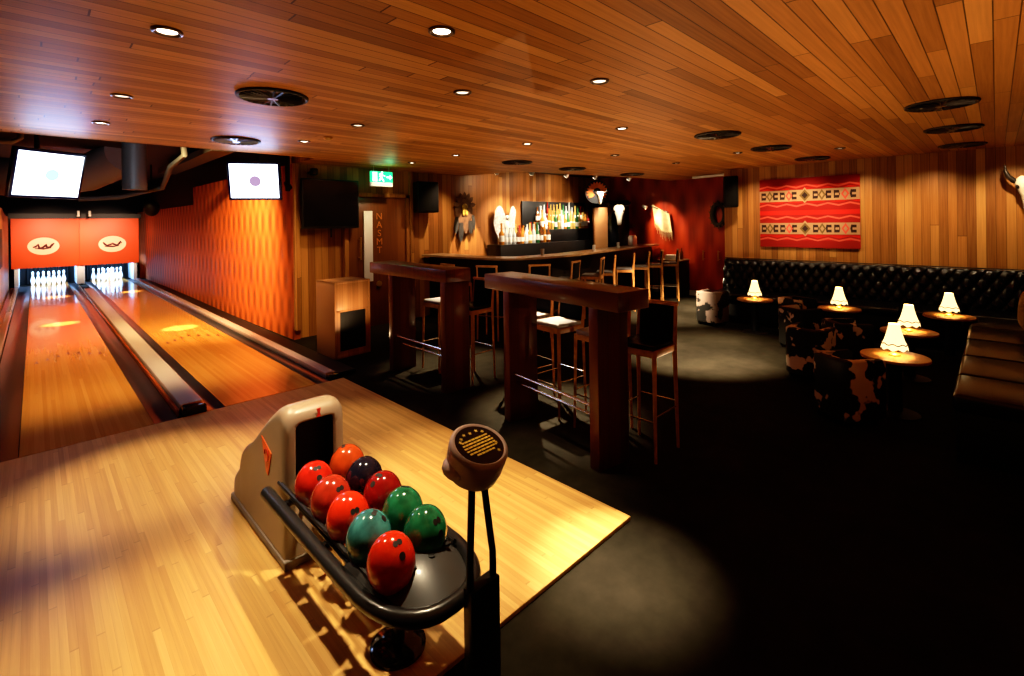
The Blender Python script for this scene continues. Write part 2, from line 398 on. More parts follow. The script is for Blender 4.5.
# door in the back wall
dr = bpy.data.objects.new('door_1', None); C.objects.link(dr); dr.location = (4.48, 8.04, 0); dr['kind'] = 'structure'
mb = MB(); mb.box((0, -.01, 1.17), (1.16, .05, 2.34), bev=.005); mb.build('door_leaf', M['panel_wood'], dr)
mb = MB()
mb.box((-.62, -.02, 1.2), (.07, .09, 2.4)); mb.box((.62, -.02, 1.2), (.07, .09, 2.4)); mb.box((0, -.02, 2.38), (1.31, .09, .07))
mb.build('door_frame', M['wood_wall_x'], dr)
mb = MB(); mb.box((-.215, -.065, 1.455), (.17, .03, 1.27), bev=.006); mb.build('push_plate', M['white'], dr)
mb = MB(); mb.cone((-.38, -.11, 1.22), (-.38, -.11, 1.62), .013); mb.box((-.38, -.075, 1.26), (.02, .08, .02)); mb.box((-.38, -.075, 1.58), (.02, .08, .02)); mb.build('door_handle', M['brass'], dr)
mb = MB(); mb.cone((.0, -.03, .76), (.0, -.07, .76), .05, n=20); mb.build('door_lock', M['brass'], dr)
def text(name, body, size, mat, parent, loc, rot, extrude=.002):
    cu = bpy.data.curves.new(name, 'FONT'); cu.body = body; cu.size = size; cu.extrude = extrude; cu.align_x = 'CENTER'; cu.align_y = 'CENTER'
    t = bpy.data.objects.new(name, cu); C.objects.link(t)
    dg = bpy.context.evaluated_depsgraph_get()
    me = bpy.data.meshes.new_from_object(t.evaluated_get(dg)); me.name = name
    bpy.data.objects.remove(t)
    me.materials.clear(); me.materials.append(mat)
    o = bpy.data.objects.new(name, me); C.objects.link(o); o.parent = parent; o.location = loc; o.rotation_euler = rot
    return o
for k, ch in enumerate('NASMT'):
    text('door_letter', ch, .17, M['letter'], dr, (.02, -.045, 1.99 - k * .155), (PI / 2, 0, 0))

# ------------------------------------------------------------------ bowling lanes
o = MB(); o.box((-.15, 3.56, .0125), (5.5, 3.9, .025), bev=.004)
tag(o.build('bowling_approach', M['approach'], smooth=0), 'pale maple bowling approach floor under the ball return', 'bowling approach')
for k, (x, lab) in enumerate(((0, 'left'), (1, 'right'))): pass
for (x0, x1, lab, arrows) in ((-.105, .77, 'left bowling lane, between the wood partition and grey track cover', 1), (1.355, 2.285, 'right bowling lane, beside the orange wave-pattern wall', 1)):
    t = thing('bowling_lane', lab, 'bowling lane', ((x0 + x1) / 2, 5.51, 0))
    w = x1 - x0
    mb = MB(); mb.box((0, 8.5, .0125), (w, 16.98, .025)); mb.build('lane_bed', M['lane'], t, smooth=0)
    for i in range(7):
        ax = -w / 2 + w * (i + 1) / 8; ay = 3.72 + (3 - abs(i - 3)) * .12
        q = MB(); q.prism([(-.022, -.08), (.022, -.08), (0, .10)], Matrix.Translation((ax, ay, .025)), .0015); q.build('arrow_mark', M['script'], t, smooth=0)
def gutter(x0, x1, label):
    n = 10; mb = MB(); w = x1 - x0
    def f(u, v):
        a = PI * u
        return (x0 + w * u, 5.515 + 16.3 * v, .024 - .0215 * math.sin(a) if 0 < u < 1 else .024)
    mb.grid(f, n, 1)
    mb.box(((x0 + x1) / 2, 5.515 + 8.15, .001), (w, 16.3, .002))
    return tag(mb.build('bowling_gutter', M['gutter'], smooth=60), label, 'gutter')
gutter(-.345, -.11, 'dark grey gutter at far left, beside the partition wall')
gutter(.775, .955, 'dark grey gutter right of the left lane')
gutter(1.2, 1.35, 'dark grey gutter left of the right lane, next to the track cover')
gutter(2.29, 2.44, 'dark grey gutter at the foot of the wave-pattern wall')
t = thing('ball_track_cover', 'long grey ball track cover with black end between the two lanes', 'track cover', (1.085, 5.515, 0))
mb = MB(); mb.box((.01, 6.6, .065), (.2, 12.9, .085), bev=.02); mb.build('cover_board', M['track'], t)
mb = MB(); mb.box((.01, .07, .055), (.205, .15, .105), bev=.03, seg=3); mb.build('end_cap', M['blackgloss'], t)
mb = MB(); mb.box((-.113, 7.5, .04), (.026, 14.8, .07), bev=.006); mb.build('side_strip', M['redwood'], t)
t = thing('lane_capping', 'pale lilac capping rail along the foot of the wave-pattern wall', 'capping rail', (2.5, 5.6, 0))
mb = MB(); mb.box((.0, 7.68, .055), (.12, 15.3, .07), bev=.012); mb.build('rail_board', M['capping'], t)
mb = MB(); mb.box((.01, -.0, .04), (.13, .12, .075), bev=.015); mb.build('end_cap', M['blackgloss'], t)
mb = MB(); mb.box((.2, 7.9, .03), (.25, 15.7, .04)); mb.build('fill_board', M['black'], t)
t = thing('lane_capping', 'lilac-lit capping rail beside the left partition wall', 'capping rail', (-.43, 5.6, 0))
mb = MB(); mb.box((.03, 7.68, .055), (.09, 15.3, .07), bev=.012); mb.build('rail_board', M['capping'], t)
mb = MB(); mb.box((-.06, 7.68, .035), (.09, 15.3, .05)); mb.build('fill_board', M['redwood'], t)
# pinsetter mask
t = thing('pinsetter_mask', 'orange-red masking panel with two pale oval emblems above the pins', 'masking panel', (1.04, 21.0, 0))
for (x, w, ex) in ((-.78, 1.54, -.06), (.76, 1.54, .06)):
    mb = MB(); mb.box((x, 0, 1.395), (w, .05, 1.53), bev=.012)
    p = mb.build('mask_panel', M['mask'], t)
    ez = 1.30
    e = MB(); e.prism([(.36 * math.cos(2 * PI * k / 40), .27 * math.sin(2 * PI * k / 40)) for k in range(40)], Matrix.Translation((x + ex, -.026, ez)) @ Matrix.Rotation(PI / 2, 4, 'X'), .012)
    eo = e.build('oval_emblem', M['cream'], p, smooth=0)
    s_ = MB()
    base = -.24
    sc = [(-.24, -.03), (-.17, -.01), (-.13, .06), (-.10, -.05), (-.03, -.05), (.02, .0), (.05, .05), (.07, -.03), (.14, -.04), (.19, .03), (.24, .09)] if ex < 0 else \
         [(-.24, .07), (-.20, .0), (-.14, -.04), (-.05, -.01), (.0, .02), (.06, -.02), (.13, -.04), (.18, .02), (.21, .08), (.24, .02)]
    s_.tube([(x + ex + a, -.044, ez + c_) for a, c_ in sc], [.018] + [.03] * (len(sc) - 2) + [.014], n=8)
    s_.tube([(x + ex - .2, -.044, ez - .07), (x + ex, -.044, ez - .085), (x + ex + .17, -.044, ez - .06)], [.01, .024, .01], n=8)
    s_.build('script_lettering', M['script'], eo)
mb = MB(); mb.box((0, .04, 2.24), (3.2, .1, .16)); mb.build('top_trim', M['black'], t)
# kickbacks
for (x, lab) in ((-.40, 'pale lit kickback wall left of the left pin deck'), (1.06, 'pale lit kickback wall between the two pin decks'), (2.47, 'pale lit kickback wall right of the right pin deck')):
    mb = MB(); mb.box((x, 21.75, .36), (.10 if x != 1.06 else .2, 1.4, .66), bev=.01); tag(mb.build('kickback', M['kick']), lab, 'kickback')
for (x, lab) in ((.315, 'dark curtain behind the left pins'), (1.795, 'dark curtain behind the right pins')):
    mb = MB()
    mb.grid(lambda u, v, x=x: (x - .5 + u * 1.0, 22.45 + .02 * math.sin(u * 60), .03 + v * .72), 60, 1)
    tag(mb.build('pit_curtain', M['black']), lab, 'curtain')
# pins
prof = [(.027, 0), (.034, .02), (.046, .07), (.058, .125), (.058, .15), (.05, .2), (.034, .255), (.024, .295), (.023, .315), (.029, .355), (.031, .38), (.027, .41), (.015, .433), (.0, .438)]
pin0 = None
for lx_, lab, grp in ((.315, 'white bowling pin standing on the left lane', 'pins on the left lane'), (1.795, 'white bowling pin standing on the right lane', 'pins on the right lane')):
    for r_ in range(4):
        for k in range(r_ + 1):
            loc = (lx_ + (k - r_ / 2) * .245, 21.28 + r_ * .226, .0255)
            if pin0 is None:
                pin0 = thing('bowling_pin', lab, 'bowling pin', loc, 0, grp)
                mb = MB(); mb.lathe(prof, n=18); pb = mb.build('pin_body', M['pin'], pin0, smooth=60)
                mb = MB(); mb.lathe([(.0248, .288), (.0252, .296), (.0246, .304)], n=18); mb.build('neck_stripe', M['pinstripe'], pin0)
            else: dup(pin0, loc, 0, lab, grp)

# ------------------------------------------------------------------ overhead void: ducts, TVs
mb = MB(); mb.cone((1.3, 11.0, 2.53), (1.3, 11.0, 3.42), .185, n=28); mb.cone((1.3, 11.0, 2.60), (1.3, 11.0, 2.64), .192, n=28)
tag(mb.build('ventilation_duct', M['duct']), 'round grey vertical duct hanging above the right lane', 'duct')
mb = MB(); mb.tube([(-2.4, 13.6, 2.85), (.2, 13.2, 2.85), (.75, 13.0, 2.95), (1.1, 12.7, 3.15), (1.3, 12.2, 3.3)], .36, n=20)
tag(mb.build('ventilation_duct', M['duct_pale']), 'wide pale duct crossing the dark void behind the left screen', 'duct')
mb = MB(); mb.tube([(1.75, 9.5, 3.43), (1.8, 9.6, 3.05), (1.7, 10.2, 2.9), (1.75, 10.9, 2.75), (1.8, 11.6, 2.62), (1.2, 12.2, 2.45), (.6, 12.3, 2.4)], .045, n=10)
tag(mb.build('flexible_pipe', M['duct']), 'thin curved pipe in the dark ceiling void between the screens', 'pipe')
mb = MB(); mb.box((2.35, 12, 3.22), (.35, 5.0, .12)); mb.box((2.35, 10, 3.34), (.04, .04, .2)); mb.box((2.35, 14, 3.34), (.04, .04, .2)); tag(mb.build('cable_tray', M['duct']), 'dark cable tray above the wave-pattern wall', 'cable tray')
mb = MB(); mb.tube([(-2.6, 9.4, 2.98), (-.2, 9.3, 3.02), (-.12, 9.3, 3.08), (-.12, 9.3, 3.43)], .035); tag(mb.build('sprinkler_pipe', M['duct_pale']), 'thin pale pipe in the void at far left', 'pipe')
for x in (1.0, 1.27):
    mb = MB(); mb.cone((x, 20.6, 2.22), (x, 20.6, 2.40), .03); mb.box((x, 20.72, 2.24), (.05, .5, .03))
    tag(mb.build('bracket_post', M['paper']), 'small pale bracket above the masking panel, %s of two' % ('left' if x < 1.1 else 'right'), 'bracket')
mb = MB(); mb.sphere((2.1, 15.0, 2.33), .17, (1, 1.3, 1.2)); mb.cone((2.1, 15, 2.4), (2.1, 15, 3.42), .02)
tag(mb.build('hanging_projector', M['black']), 'black lamp housing hanging above the right lane', 'lamp housing')
def tv(loc, yaw, tilt, w, h, lab, dotmat, dotpos, dr_):
    t = thing('television', lab, 'television', loc, yaw)
    rm = Matrix.Rotation(tilt, 4, 'X')
    mb = MB(); mb.box((0, .035, 0), (w + .07, .06, h + .07), bev=.012)
    c = mb.build('casing', M['tvcase'], t); c.matrix_local = rm
    mb = MB(); mb.box((0, 0, 0), (w, .012, h)); s_ = mb.build('screen', M['screen'], t); s_.matrix_local = rm
    mb = MB(); mb.cone((dotpos[0], -.006, dotpos[1]), (dotpos[0], -.009, dotpos[1]), dr_, n=28); d = mb.build('screen_emblem', dotmat, t, smooth=0); d.matrix_local = rm
    mb = MB(); mb.tube([(0, .07, 0), (0, .2, .08), (0, .2, 3.42 - loc[2])], .025, n=10); mb.build('ceiling_bracket', M['black'], t)
    return t
tv((.13, 7.585, 2.46), .521, .25, .62, .49, 'bright white lane screen hanging at left above the left lane', M['screen_cyan'], (.02, .0), .065)
tv((2.225, 7.425, 2.485), -.528, .213, .62, .482, 'bright white lane screen with pink dot above the right lane', M['screen_pink'], (.01, .0), .075)
t = thing('track_spotlight', 'black spotlight rail beside the right lane screen', 'spotlight', (2.75, 7.62, 0))
mb = MB(); mb.box((0, 0, 2.72), (.06, .06, .7), bev=.01); mb.build('stem', M['black'], t)
mb = MB(); mb.cone((0, -.05, 2.42), (0, .05, 2.5), .05, .04, n=16); mb.build('lamp_head', M['black'], t)

# ------------------------------------------------------------------ ball return
BX = 1.08
br = thing('ball_return', 'beige and black bowling ball return with rack on the approach', 'ball return', (BX, 2.5, .025))
zo = -.025
def profile_prism(prof, x0, x1, bev, segs=4):
    mb = MB()
    mb.prism(prof, Matrix(((0, 0, 1, x0), (1, 0, 0, 0), (0, 1, 0, 0), (0, 0, 0, 1))), x1 - x0, bev=0)
    es = [e for e in mb.bm.edges if abs(e.verts[0].co.x - e.verts[1].co.x) < 1e-5]
    bmesh.ops.bevel(mb.bm, geom=es, offset=bev, segments=segs, affect='EDGES', profile=.5)
    return mb
hp = [(.138, .74, .045), (.141, .775, .022), (.152, .805, .008), (.175, .828, 0), (.215, .842, 0), (.26, .838, 0), (.32, .812, 0), (.42, .750, 0), (.54, .662, 0), (.66, .572, 0), (.76, .498, 0), (.82, .462, 0), (.87, .442, .0), (.905, .415, .0), (.93, .365, .0), (.945, .310, .0), (.975, .275, .0), (1.02, .25, 0), (1.06, .215, .0), (1.085, .17, .004), (1.10, .12, .012)]
mb = MB(); HX0, HX1 = -.158, .172; rings = []
for (y, zt, ins) in hp:
    a, b_ = HX0 + ins, HX1 - ins; rr_ = min(.07, zt * .45)
    sec = [(a, 0)] + [(a + rr_ - rr_ * math.cos(q * PI / 12), zt - rr_ + rr_ * math.sin(q * PI / 12)) for q in range(7)] + [(b_ - rr_ + rr_ * math.sin(q * PI / 12), zt - rr_ + rr_ * math.cos(q * PI / 12)) for q in range(7)] + [(b_, 0)]
    # the near face leans a little, so the foot sits further forward
    rings.append([mb.bm.verts.new((x, y - .018 * (zt - z) / .84 * 0 + (.017 if y < .16 and z < .2 else 0), z)) for x, z in sec])
for r0, r1 in zip(rings, rings[1:]):
    for k in range(len(r0)): mb.bm.faces.new((r0[k], r0[(k + 1) % len(r0)], r1[(k + 1) % len(r0)], r1[k]))
mb.bm.faces.new(rings[0]); mb.bm.faces.new(rings[-1][::-1])
hood = mb.build('hood', M['hood'], br, smooth=40)
cut = MB(); cut.box((.004, .10, .555), (.215, .36, .42), bev=.035, seg=3); co = cut.build('cutter', M['black'])
co.parent = br
md = hood.modifiers.new('b', 'BOOLEAN'); md.operation = 'DIFFERENCE'; md.object = co; md.solver = 'EXACT'
dg = bpy.context.evaluated_depsgraph_get()
me = bpy.data.meshes.new_from_object(hood.evaluated_get(dg)); hood.modifiers.clear(); hood.data = me; me.name = 'hood'
bpy.data.objects.remove(co)
me.materials.clear(); me.materials.append(M['hood'])
me.polygons.foreach_set('material_index', [0] * len(me.polygons))
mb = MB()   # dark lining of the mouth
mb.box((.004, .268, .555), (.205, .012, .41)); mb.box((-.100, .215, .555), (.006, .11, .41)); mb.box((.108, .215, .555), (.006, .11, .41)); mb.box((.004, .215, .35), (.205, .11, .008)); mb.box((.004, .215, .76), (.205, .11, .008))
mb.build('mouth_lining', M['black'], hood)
mb = MB(); mb.box((.007, .63, .026), (.35, .975, .05), bev=.012); mb.build('skirt', M['hoodbase'], hood)
mb = MB(); mb.prism([(.10, .085), (-.06, .03), (.0, -.11), (.03, -.10)][::-1], Matrix(((0, 0, -1, -.158), (1, 0, 0, .40), (0, 1, 0, .53), (0, 0, 0, 1))), .004)
mb2 = mb.build('side_emblem', M['orange'], hood, smooth=0)
mb = MB(); mb.tube([(-.1635, .415 + .03 * math.cos(a), .53 + .035 * math.sin(a)) for a in [k * .5 for k in range(11)]], .004, n=6); mb.build('emblem_swirl', M['redmark'], hood)
mb = MB(); mb.prism([(-.012, 0), (.012, 0), (.006, .022), (.012, .045), (-.01, .045), (-.004, .022)], Matrix.Translation((.02, .137, .772)) @ Matrix.Rotation(PI / 2 - .05, 4, 'X'), .004); mb.build('front_emblem', M['redmark'], hood, smooth=0)
# rack: outer rail, inner track rods, front cover, under tray, pedestal
rz = .43
RL, RR = -.232, .22
path = [(RL, .20, rz)] + [(RL, y, rz) for y in (0, -.25, -.5, -.7)]
cx0 = (RL + RR) / 2; rxx = (RR - RL) / 2
for k in range(1, 18):
    a = PI + PI * k / 18
    path.append((cx0 + rxx * math.copysign(abs(math.cos(a)) ** .8, math.cos(a)), -.74 + .345 * math.sin(a) * (abs(math.sin(a)) ** -.15), rz))
path += [(RR, y, rz) for y in (-.7, -.5, -.25, 0, .21)]
mb = MB(); mb.tube(path, .031, n=14); mb.build('outer_rail', M['rail'], br, smooth=60)
for x, dx in ((-.155, -.026), (-.04, -.026), (.043, -.032), (.158, -.032)):
    mb = MB(); mb.tube([(x, .24, .437), (x + dx * .4, -.2, .435), (x + dx, -.87, .433), (x + dx, -.93, .445)], .012, n=10); mb.build('track_rod', M['rail'], br, smooth=60)
mb = MB()
mb.tube([(-.178, .14, .475), (-.178, -.86, .468)], .011, n=8); mb.tube([(.178, .14, .475), (.178, -.86, .468)], .011, n=8)
for y in (.05, -.4, -.86): mb.box((0, y, .412), (.45, .03, .02))
mb.build('side_guard', M['rail'], br)
mb = MB()
def fc(u, v):
    # leaf-shaped domed cover filling the rounded front
    x = cx0 + (u * 2 - 1) * (rxx - .02)
    t_ = 1 - (u * 2 - 1) ** 2
    yf = -.74 - .325 * max(t_, 0) ** .42
    yb = -.90 + .07 * math.cos(PI * (u * 2 - 1) / 2 * 0) - .02 * t_ + (.06 + .15 * (1 - t_)) * 1
    y = yf + (yb - yf) * v
    z = rz + .005 + .075 * math.sin(PI * v * .62) * t_ ** .5
    return (x, y, z)
mb.grid(fc, 28, 12); mb.build('front_cover', M['cover'], br, smooth=80)
for k, (bx_, by_) in enumerate(((-.06, -.905), (.03, -.90), (.12, -.885))):
    mb = MB(); mb.lathe([(.016, 0), (.014, .008), (0, .01)], (bx_, by_, rz + .066), n=14); mb.build('cover_button', M['rail'], br)
mb = MB(); mb.prism([(cx0 + (rxx - .05) * math.cos(a), -.72 + .27 * math.sin(a)) for a in [PI + PI * k / 16 for k in range(17)]], Matrix.Translation((0, 0, .31)), .09, bev=.02)
mb.build('under_tray', M['rail'], br)
mb = MB(); mb.cone((.02, -.66, .02), (.02, -.66, .38), .028, n=16); mb.build('pedestal_stem', M['rail'], br)
mb = MB(); mb.lathe([(.118, 0), (.118, .012), (.10, .024), (.03, .034), (0, .034)], (.02, -.66, .0), n=32)
mb.build('pedestal_foot', M['blackgloss'], br)
# balls
bc = .553; BR = .0925; BZ = 1.19
balls = [
 (.984, 2.42, 'ball_red', 'red bowling ball next to the hood mouth, left row'),
 (.982, 2.225, 'ball_brick', 'brick-red mottled bowling ball, second in the left row from the hood'),
 (.973, 2.032, 'ball_bright', 'bright red bowling ball in the middle of the left row'),
 (.970, 1.84, 'ball_teal', 'mottled teal bowling ball in the left row'),
 (.958, 1.645, 'ball_bright', 'bright orange-red bowling ball at the front of the left row'),
 (1.184, 2.475, 'ball_orange', 'dull orange bowling ball at the hood mouth, right row'),
 (1.180, 2.277, 'ball_black', 'black bowling ball, the only black one on the rack'),
 (1.172, 2.082, 'ball_dark', 'dark maroon bowling ball in the middle of the right row'),
 (1.163, 1.89, 'ball_green', 'green bowling ball behind the front green one, right row'),
 (1.152, 1.70, 'ball_green', 'green bowling ball at the front of the right row')]
hd = [Vector((-.05, -.62, .78)), Vector((.16, -.80, .50)), Vector((-.05, -.86, .42)), Vector((.3, -.3, .9)), Vector((.02, -.62, .78)), Vector((-.3, .2, .93)), Vector((.5, .3, .8)), Vector((-.4, -.1, .9)), Vector((.35, .2, .91)), Vector((.15, -.85, .55))]
for (x, y, mk, lab), hv in zip(balls, hd):
    mb = MB(); mb.sphere((0, 0, 0), BR, n=40)
    b_ = mb.build('bowling_ball', M[mk], smooth=180, loc=(x, y, bc)); b_.scale = (1, 1, BZ); tag(b_, lab, 'bowling ball', 'bowling balls on the return rack')
    hv = hv.normalized(); s1 = hv.cross(Vector((0, 0, 1))).normalized(); s2 = s1.cross(hv)
    for (a, c_) in ((.10, .17), (-.10, .17), (0, -.32)):
        d = (hv + s1 * a + s2 * c_).normalized()
        mb = MB(); mb.cone(d * (BR - .012), d * (BR + .0006), .0105 if c_ > 0 else .0125, n=16); mb.build('finger_hole', M['hole'], b_)

# ------------------------------------------------------------------ control post in front
cp = thing('control_post', 'black post with round taupe console head in front of the ball rack', 'control post', (1.155, 1.345, 0))
mb = MB(); mb.box((0, 0, .01), (.30, .24, .02), bev=.006); mb.build('base_plate', M['post'], cp)
mb = MB(); mb.box((0, 0, .272), (.138, .05, .524), bev=.006); mb.build('post_panel', M['post'], cp)
for sx in (-1, 1):
    mb = MB(); mb.tube([(sx * .056, 0, .51), (sx * .055, 0, .62), (sx * .022, .02, .94)], .0135, n=10); mb.build('post_rod', M['post'], cp, smooth=60)
hm = Matrix.Translation((.01, .055, .928)) @ Matrix.Rotation(R(22), 4, 'X')
mb = MB(); mb.lathe([(.085, -.02), (.10, -.01), (.108, .03), (.112, .09), (.11, .105), (.100, .112), (.094, .108), (.094, .104), (0, .104)], n=40, M=hm)
mb.sphere(hm @ Vector((-.05, .01, .02)), .075, (1, 1, .6), n=20)
hd_ = mb.build('console_head', M['consol'], cp, smooth=50)
mb = MB(); mb.lathe([(.0935, .104), (.0935, .1075), (0, .1075)], n=40, M=hm); mb.build('console_dial', M['blackgloss'], hd_, smooth=30)
mb = MB(); rr = random.Random(3)
for i, yy in enumerate((.030, .016, .002, -.012, -.026, -.040)):
    hw = math.sqrt(max(.0, .072 ** 2 - yy ** 2)) * (.95 if i < 5 else .7); x = -hw
    while x < hw - .004:
        l = rr.uniform(.008, .02)
        l = min(l, hw - x)
        p = hm @ Vector((x + l / 2, yy, .1085)); mb.box(p, (l, .0075, .001), rot=hm.to_3x3()); x += l + .0028
for (sx, sy) in ((-.05, .05), (-.028, .062), (0, .060), (.03, .062), (.052, .048), (-.062, .038), (.066, -.02), (.05, -.056)):
    pts2 = []
    for k in range(10):
        a = PI / 2 + k * PI / 5; r_ = .0085 if k % 2 == 0 else .0036
        pts2.append((sx + r_ * math.cos(a), sy + r_ * math.sin(a)))
    mb.prism(pts2, hm @ Matrix.Translation((0, 0, .1078)), .0012)
mb.build('dial_lettering', M['gold'], hd_, smooth=0)

# ------------------------------------------------------------------ cabinet
cb = thing('wooden_cabinet', 'square timber cabinet with black grille front beside the lane wall', 'cabinet', (3.15, 6.64, 0), R(5))
mb = MB()
mb.box((-.265, 0, .53), (.03, .5, 1.06), bev=.006); mb.box((.265, 0, .53), (.03, .5, 1.06), bev=.006)
mb.box((0, 0, 1.045), (.56, .5, .03), bev=.006); mb.box((0, 0, .025), (.56, .5, .05), bev=.006); mb.box((0, .24, .53), (.52, .02, 1.0))
mb.build('carcass', M['cab_wood'], cb)
mb = MB(); mb.box((0, -.235, .85), (.5, .03, .36), bev=.004); mb.build('upper_panel', M['cab_wood'], cb)
mb = MB(); mb.box((-.225, -.235, .37), (.05, .03, .6)); mb.box((.225, -.235, .37), (.05, .03, .6)); mb.box((0, -.235, .655), (.5, .03, .03)); mb.box((0, -.235, .075), (.5, .03, .05)); mb.build('front_frame', M['cab_wood'], cb)
mb = MB(); mb.box((0, -.23, .37), (.4, .015, .55))
for k in range(20): mb.box((-.19 + k * .02, -.24, .37), (.005, .006, .54))
mb.build('black_grille', M['black'], cb)
# wall devices
t = thing('television', 'switched-off black television on the back wood wall', 'television', (3.53, 7.86, 0))
mb = MB(); mb.box((0, 0, 2.2), (.98, .07, .82), bev=.012); mb.build('casing', M['black'], t)
mb = MB(); mb.box((0, -.037, 2.205), (.93, .006, .76)); mb.build('screen', M['blackgloss'], t)
mb = MB(); mb.box((0, .10, 2.2), (.2, .15, .2)); mb.build('wall_bracket', M['black'], t)
mb = MB(); mb.cone((0, .0, 1.64), (0, .0, 1.80), .012); mb.build('hanging_cable', M['black'], t)
t = thing('wall_speaker', 'small black camera-like speaker above the switched-off television', 'speaker', (3.25, 7.9, 2.72))
mb = MB(); mb.box((0, -.05, 0), (.09, .12, .11), bev=.015); mb.build('speaker_body', M['black'], t)
mb = MB(); mb.cone((0, .0, 0), (0, .15, 0), .02); mb.build('wall_arm', M['black'], t)
def speaker(loc, rz_, w, d, h, lab, arm):
    t = thing('wall_speaker', lab, 'speaker', loc, rz_)
    mb = MB(); mb.box((0, 0, 0), (w, d, h), bev=.025, seg=3); mb.build('speaker_box', M['black'], t)
    mb = MB(); mb.box((0, -d / 2 - .003, 0), (w * .9, .012, h * .93), bev=.005); mb.build('front_grille', M['blacksoft'], t)
    mb = MB(); mb.cone((0, 0, 0), arm, .022); mb.build('wall_arm', M['black'], t)
speaker((5.42, 7.83, 2.36), R(-12), .44, .26, .6, 'black loudspeaker on the wood wall right of the door', (0, .23, 0))
speaker((9.84, 3.72, 2.40), R(-65), .26, .22, .62, 'black loudspeaker high at the corner left of the red rug', (.1, .19, 0))
# exit sign
t = thing('exit_sign', 'glowing green emergency exit sign hanging above the door', 'exit sign', (4.33, 7.6, 0))
mb = MB(); mb.box((0, 0, 2.675), (.42, .05, .19), bev=.006); mb.build('sign_box', M['exit_green'], t)
mb = MB(); mb.box((0, 0, 2.545), (.42, .052, .07), bev=.006); mb.build('light_strip', M['exit_base'], t)
mb = MB(); mb.box((-.14, -.028, 2.675), (.085, .006, .16))                        # white doorway
mb.box((-.02, -.028, 2.70), (.05, .006, .07), rot=rotm(y=.4)); mb.sphere((.0, -.028, 2.755), .02, (1, .2, 1), n=12)   # running figure
mb.box((-.035, -.028, 2.64), (.02, .006, .08), rot=rotm(y=.6)); mb.box((.01, -.028, 2.63), (.02, .006, .08), rot=rotm(y=-.6)); mb.box((.0, -.028, 2.71), (.12, .006, .016), rot=rotm(y=.3))
mb.box((.13, -.028, 2.675), (.09, .006, .026)); mb.prism([(0, .045), (0, -.045), (.05, 0)][::-1], Matrix.Translation((.15, -.028, 2.675)) @ Matrix.Rotation(PI / 2, 4, 'X'), .004)
mb.build('running_figure_symbol', M['exit_white'], t, smooth=0)
for sx in (-.15, .15):
    mb = MB(); mb.cone((sx, 0, 2.77), (sx, 0, 2.86), .006); mb.build('hanger', M['steel'], t)

# ------------------------------------------------------------------ high bar tables
def bar_table(loc, rz_, L, W, posts, lab, backrail=True):
    t = thing('bar_table', lab, 'bar table', loc, rz_)
    mb = MB(); mb.box((W / 2, L / 2, 1.275), (W, L, .14), bev=.006); mb.build('table_top', M['table_wood'], t)
    for p in posts:
        mb = MB(); mb.box((W / 2, p, .603), (W - .01, .095, 1.206), bev=.005); mb.build('leg', M['table_wood'], t)
    for x, z in ((.05, .45), (.09, .36), (W - .06, .33)):
        mb = MB(); mb.cone((x, posts[0], z), (x, posts[1], z), .013, n=12); mb.build('foot_rail', M['chrome'], t)
bar_table((2.89, 1.87, 0), R(-8.9), 1.73, .34, (.25, 1.37), 'dark mahogany high bar table nearest the camera, at the approach corner')
bar_table((3.14, 4.18, 0), R(-1.0), 1.72, .34, (.075, 1.19), 'dark mahogany high bar table behind, near the timber cabinet')

# ------------------------------------------------------------------ bar stools (back on local +x side)
def make_stool(lab, pad, grp):
    t = thing('bar_stool', lab, 'bar stool', (0, 0, 0), 0, grp)
    hw = .165
    for sx in (-1, 1):
        for sy in (-1, 1):
            mb = MB()
            top = .835 if sx < 0 else 1.165
            n0 = .012
            if sx < 0:
                mb.tube([(sx * (hw + .018), sy * (hw + .012), 0), (sx * hw, sy * hw, .84)], [.014, .021], n=4)
            else:
                mb.tube([(sx * (hw + .018), sy * (hw + .012), 0), (sx * hw, sy * hw, .84), (sx * (hw + .03), sy * hw, 1.17)], [.014, .021, .016], n=4)
            mb.build('leg', M['stool_wood'], t, smooth=0)
    mb = MB(); mb.box((0, 0, .818), (.35, .35, .05), bev=.005); mb.build('seat_frame', M['stool_wood'], t)
    mb = MB(); mb.box((-.008, 0, .862), (.325, .33, .04), bev=.015, seg=3); mb.build('seat_pad', pad, t)
    mb = MB(); mb.box((hw + .03, 0, 1.165), (.03, .37, .032), bev=.006); mb.build('top_rail', M['stool_wood'], t)
    mb = MB(); mb.box((hw + .015, 0, 1.01), (.025, .30, .275), rot=rotm(y=.09), bev=.006); mb.build('back_panel', M['blacksoft'], t)
    for s in (-1, 1):
        mb = MB(); mb.cone((-hw - .008, s * (hw + .006), .34), (hw + .008, s * (hw + .006), .34), .006, n=8); mb.build('foot_rod', M['chrome'], t)
    mb = MB(); mb.cone((-hw - .008, -hw - .006, .30), (-hw - .008, hw + .006, .30), .007, n=8); mb.build('foot_rod', M['chrome'], t)
    mb = MB(); mb.cone((hw + .008, -hw - .006, .38), (hw + .008, hw + .006, .38), .006, n=8); mb.build('foot_rod', M['chrome'], t)
    return t
g1 = 'stools along the near bar table'
s_black = make_stool('oak bar stool with black seat at near table, the closest stool to the camera', M['leather'], g1)
s_black.location = (3.52, 2.02, 0); s_black.rotation_euler = (0, 0, R(0))
s_white = make_stool('oak bar stool with pale seat, next to the closest black-seated stool', M['padwhite'], g1)
s_white.location = (3.60, 2.50, 0); s_white.rotation_euler = (0, 0, R(-4))
dup(s_white, (3.66, 3.05, 0), R(-6), 'oak bar stool with pale lit seat in the middle of the near bar table', g1)
dup(s_white, (3.74, 3.52, 0), R(-8), 'oak bar stool with pale seat at far left end of the near bar table', g1)
g2 = 'stools along the far bar table'
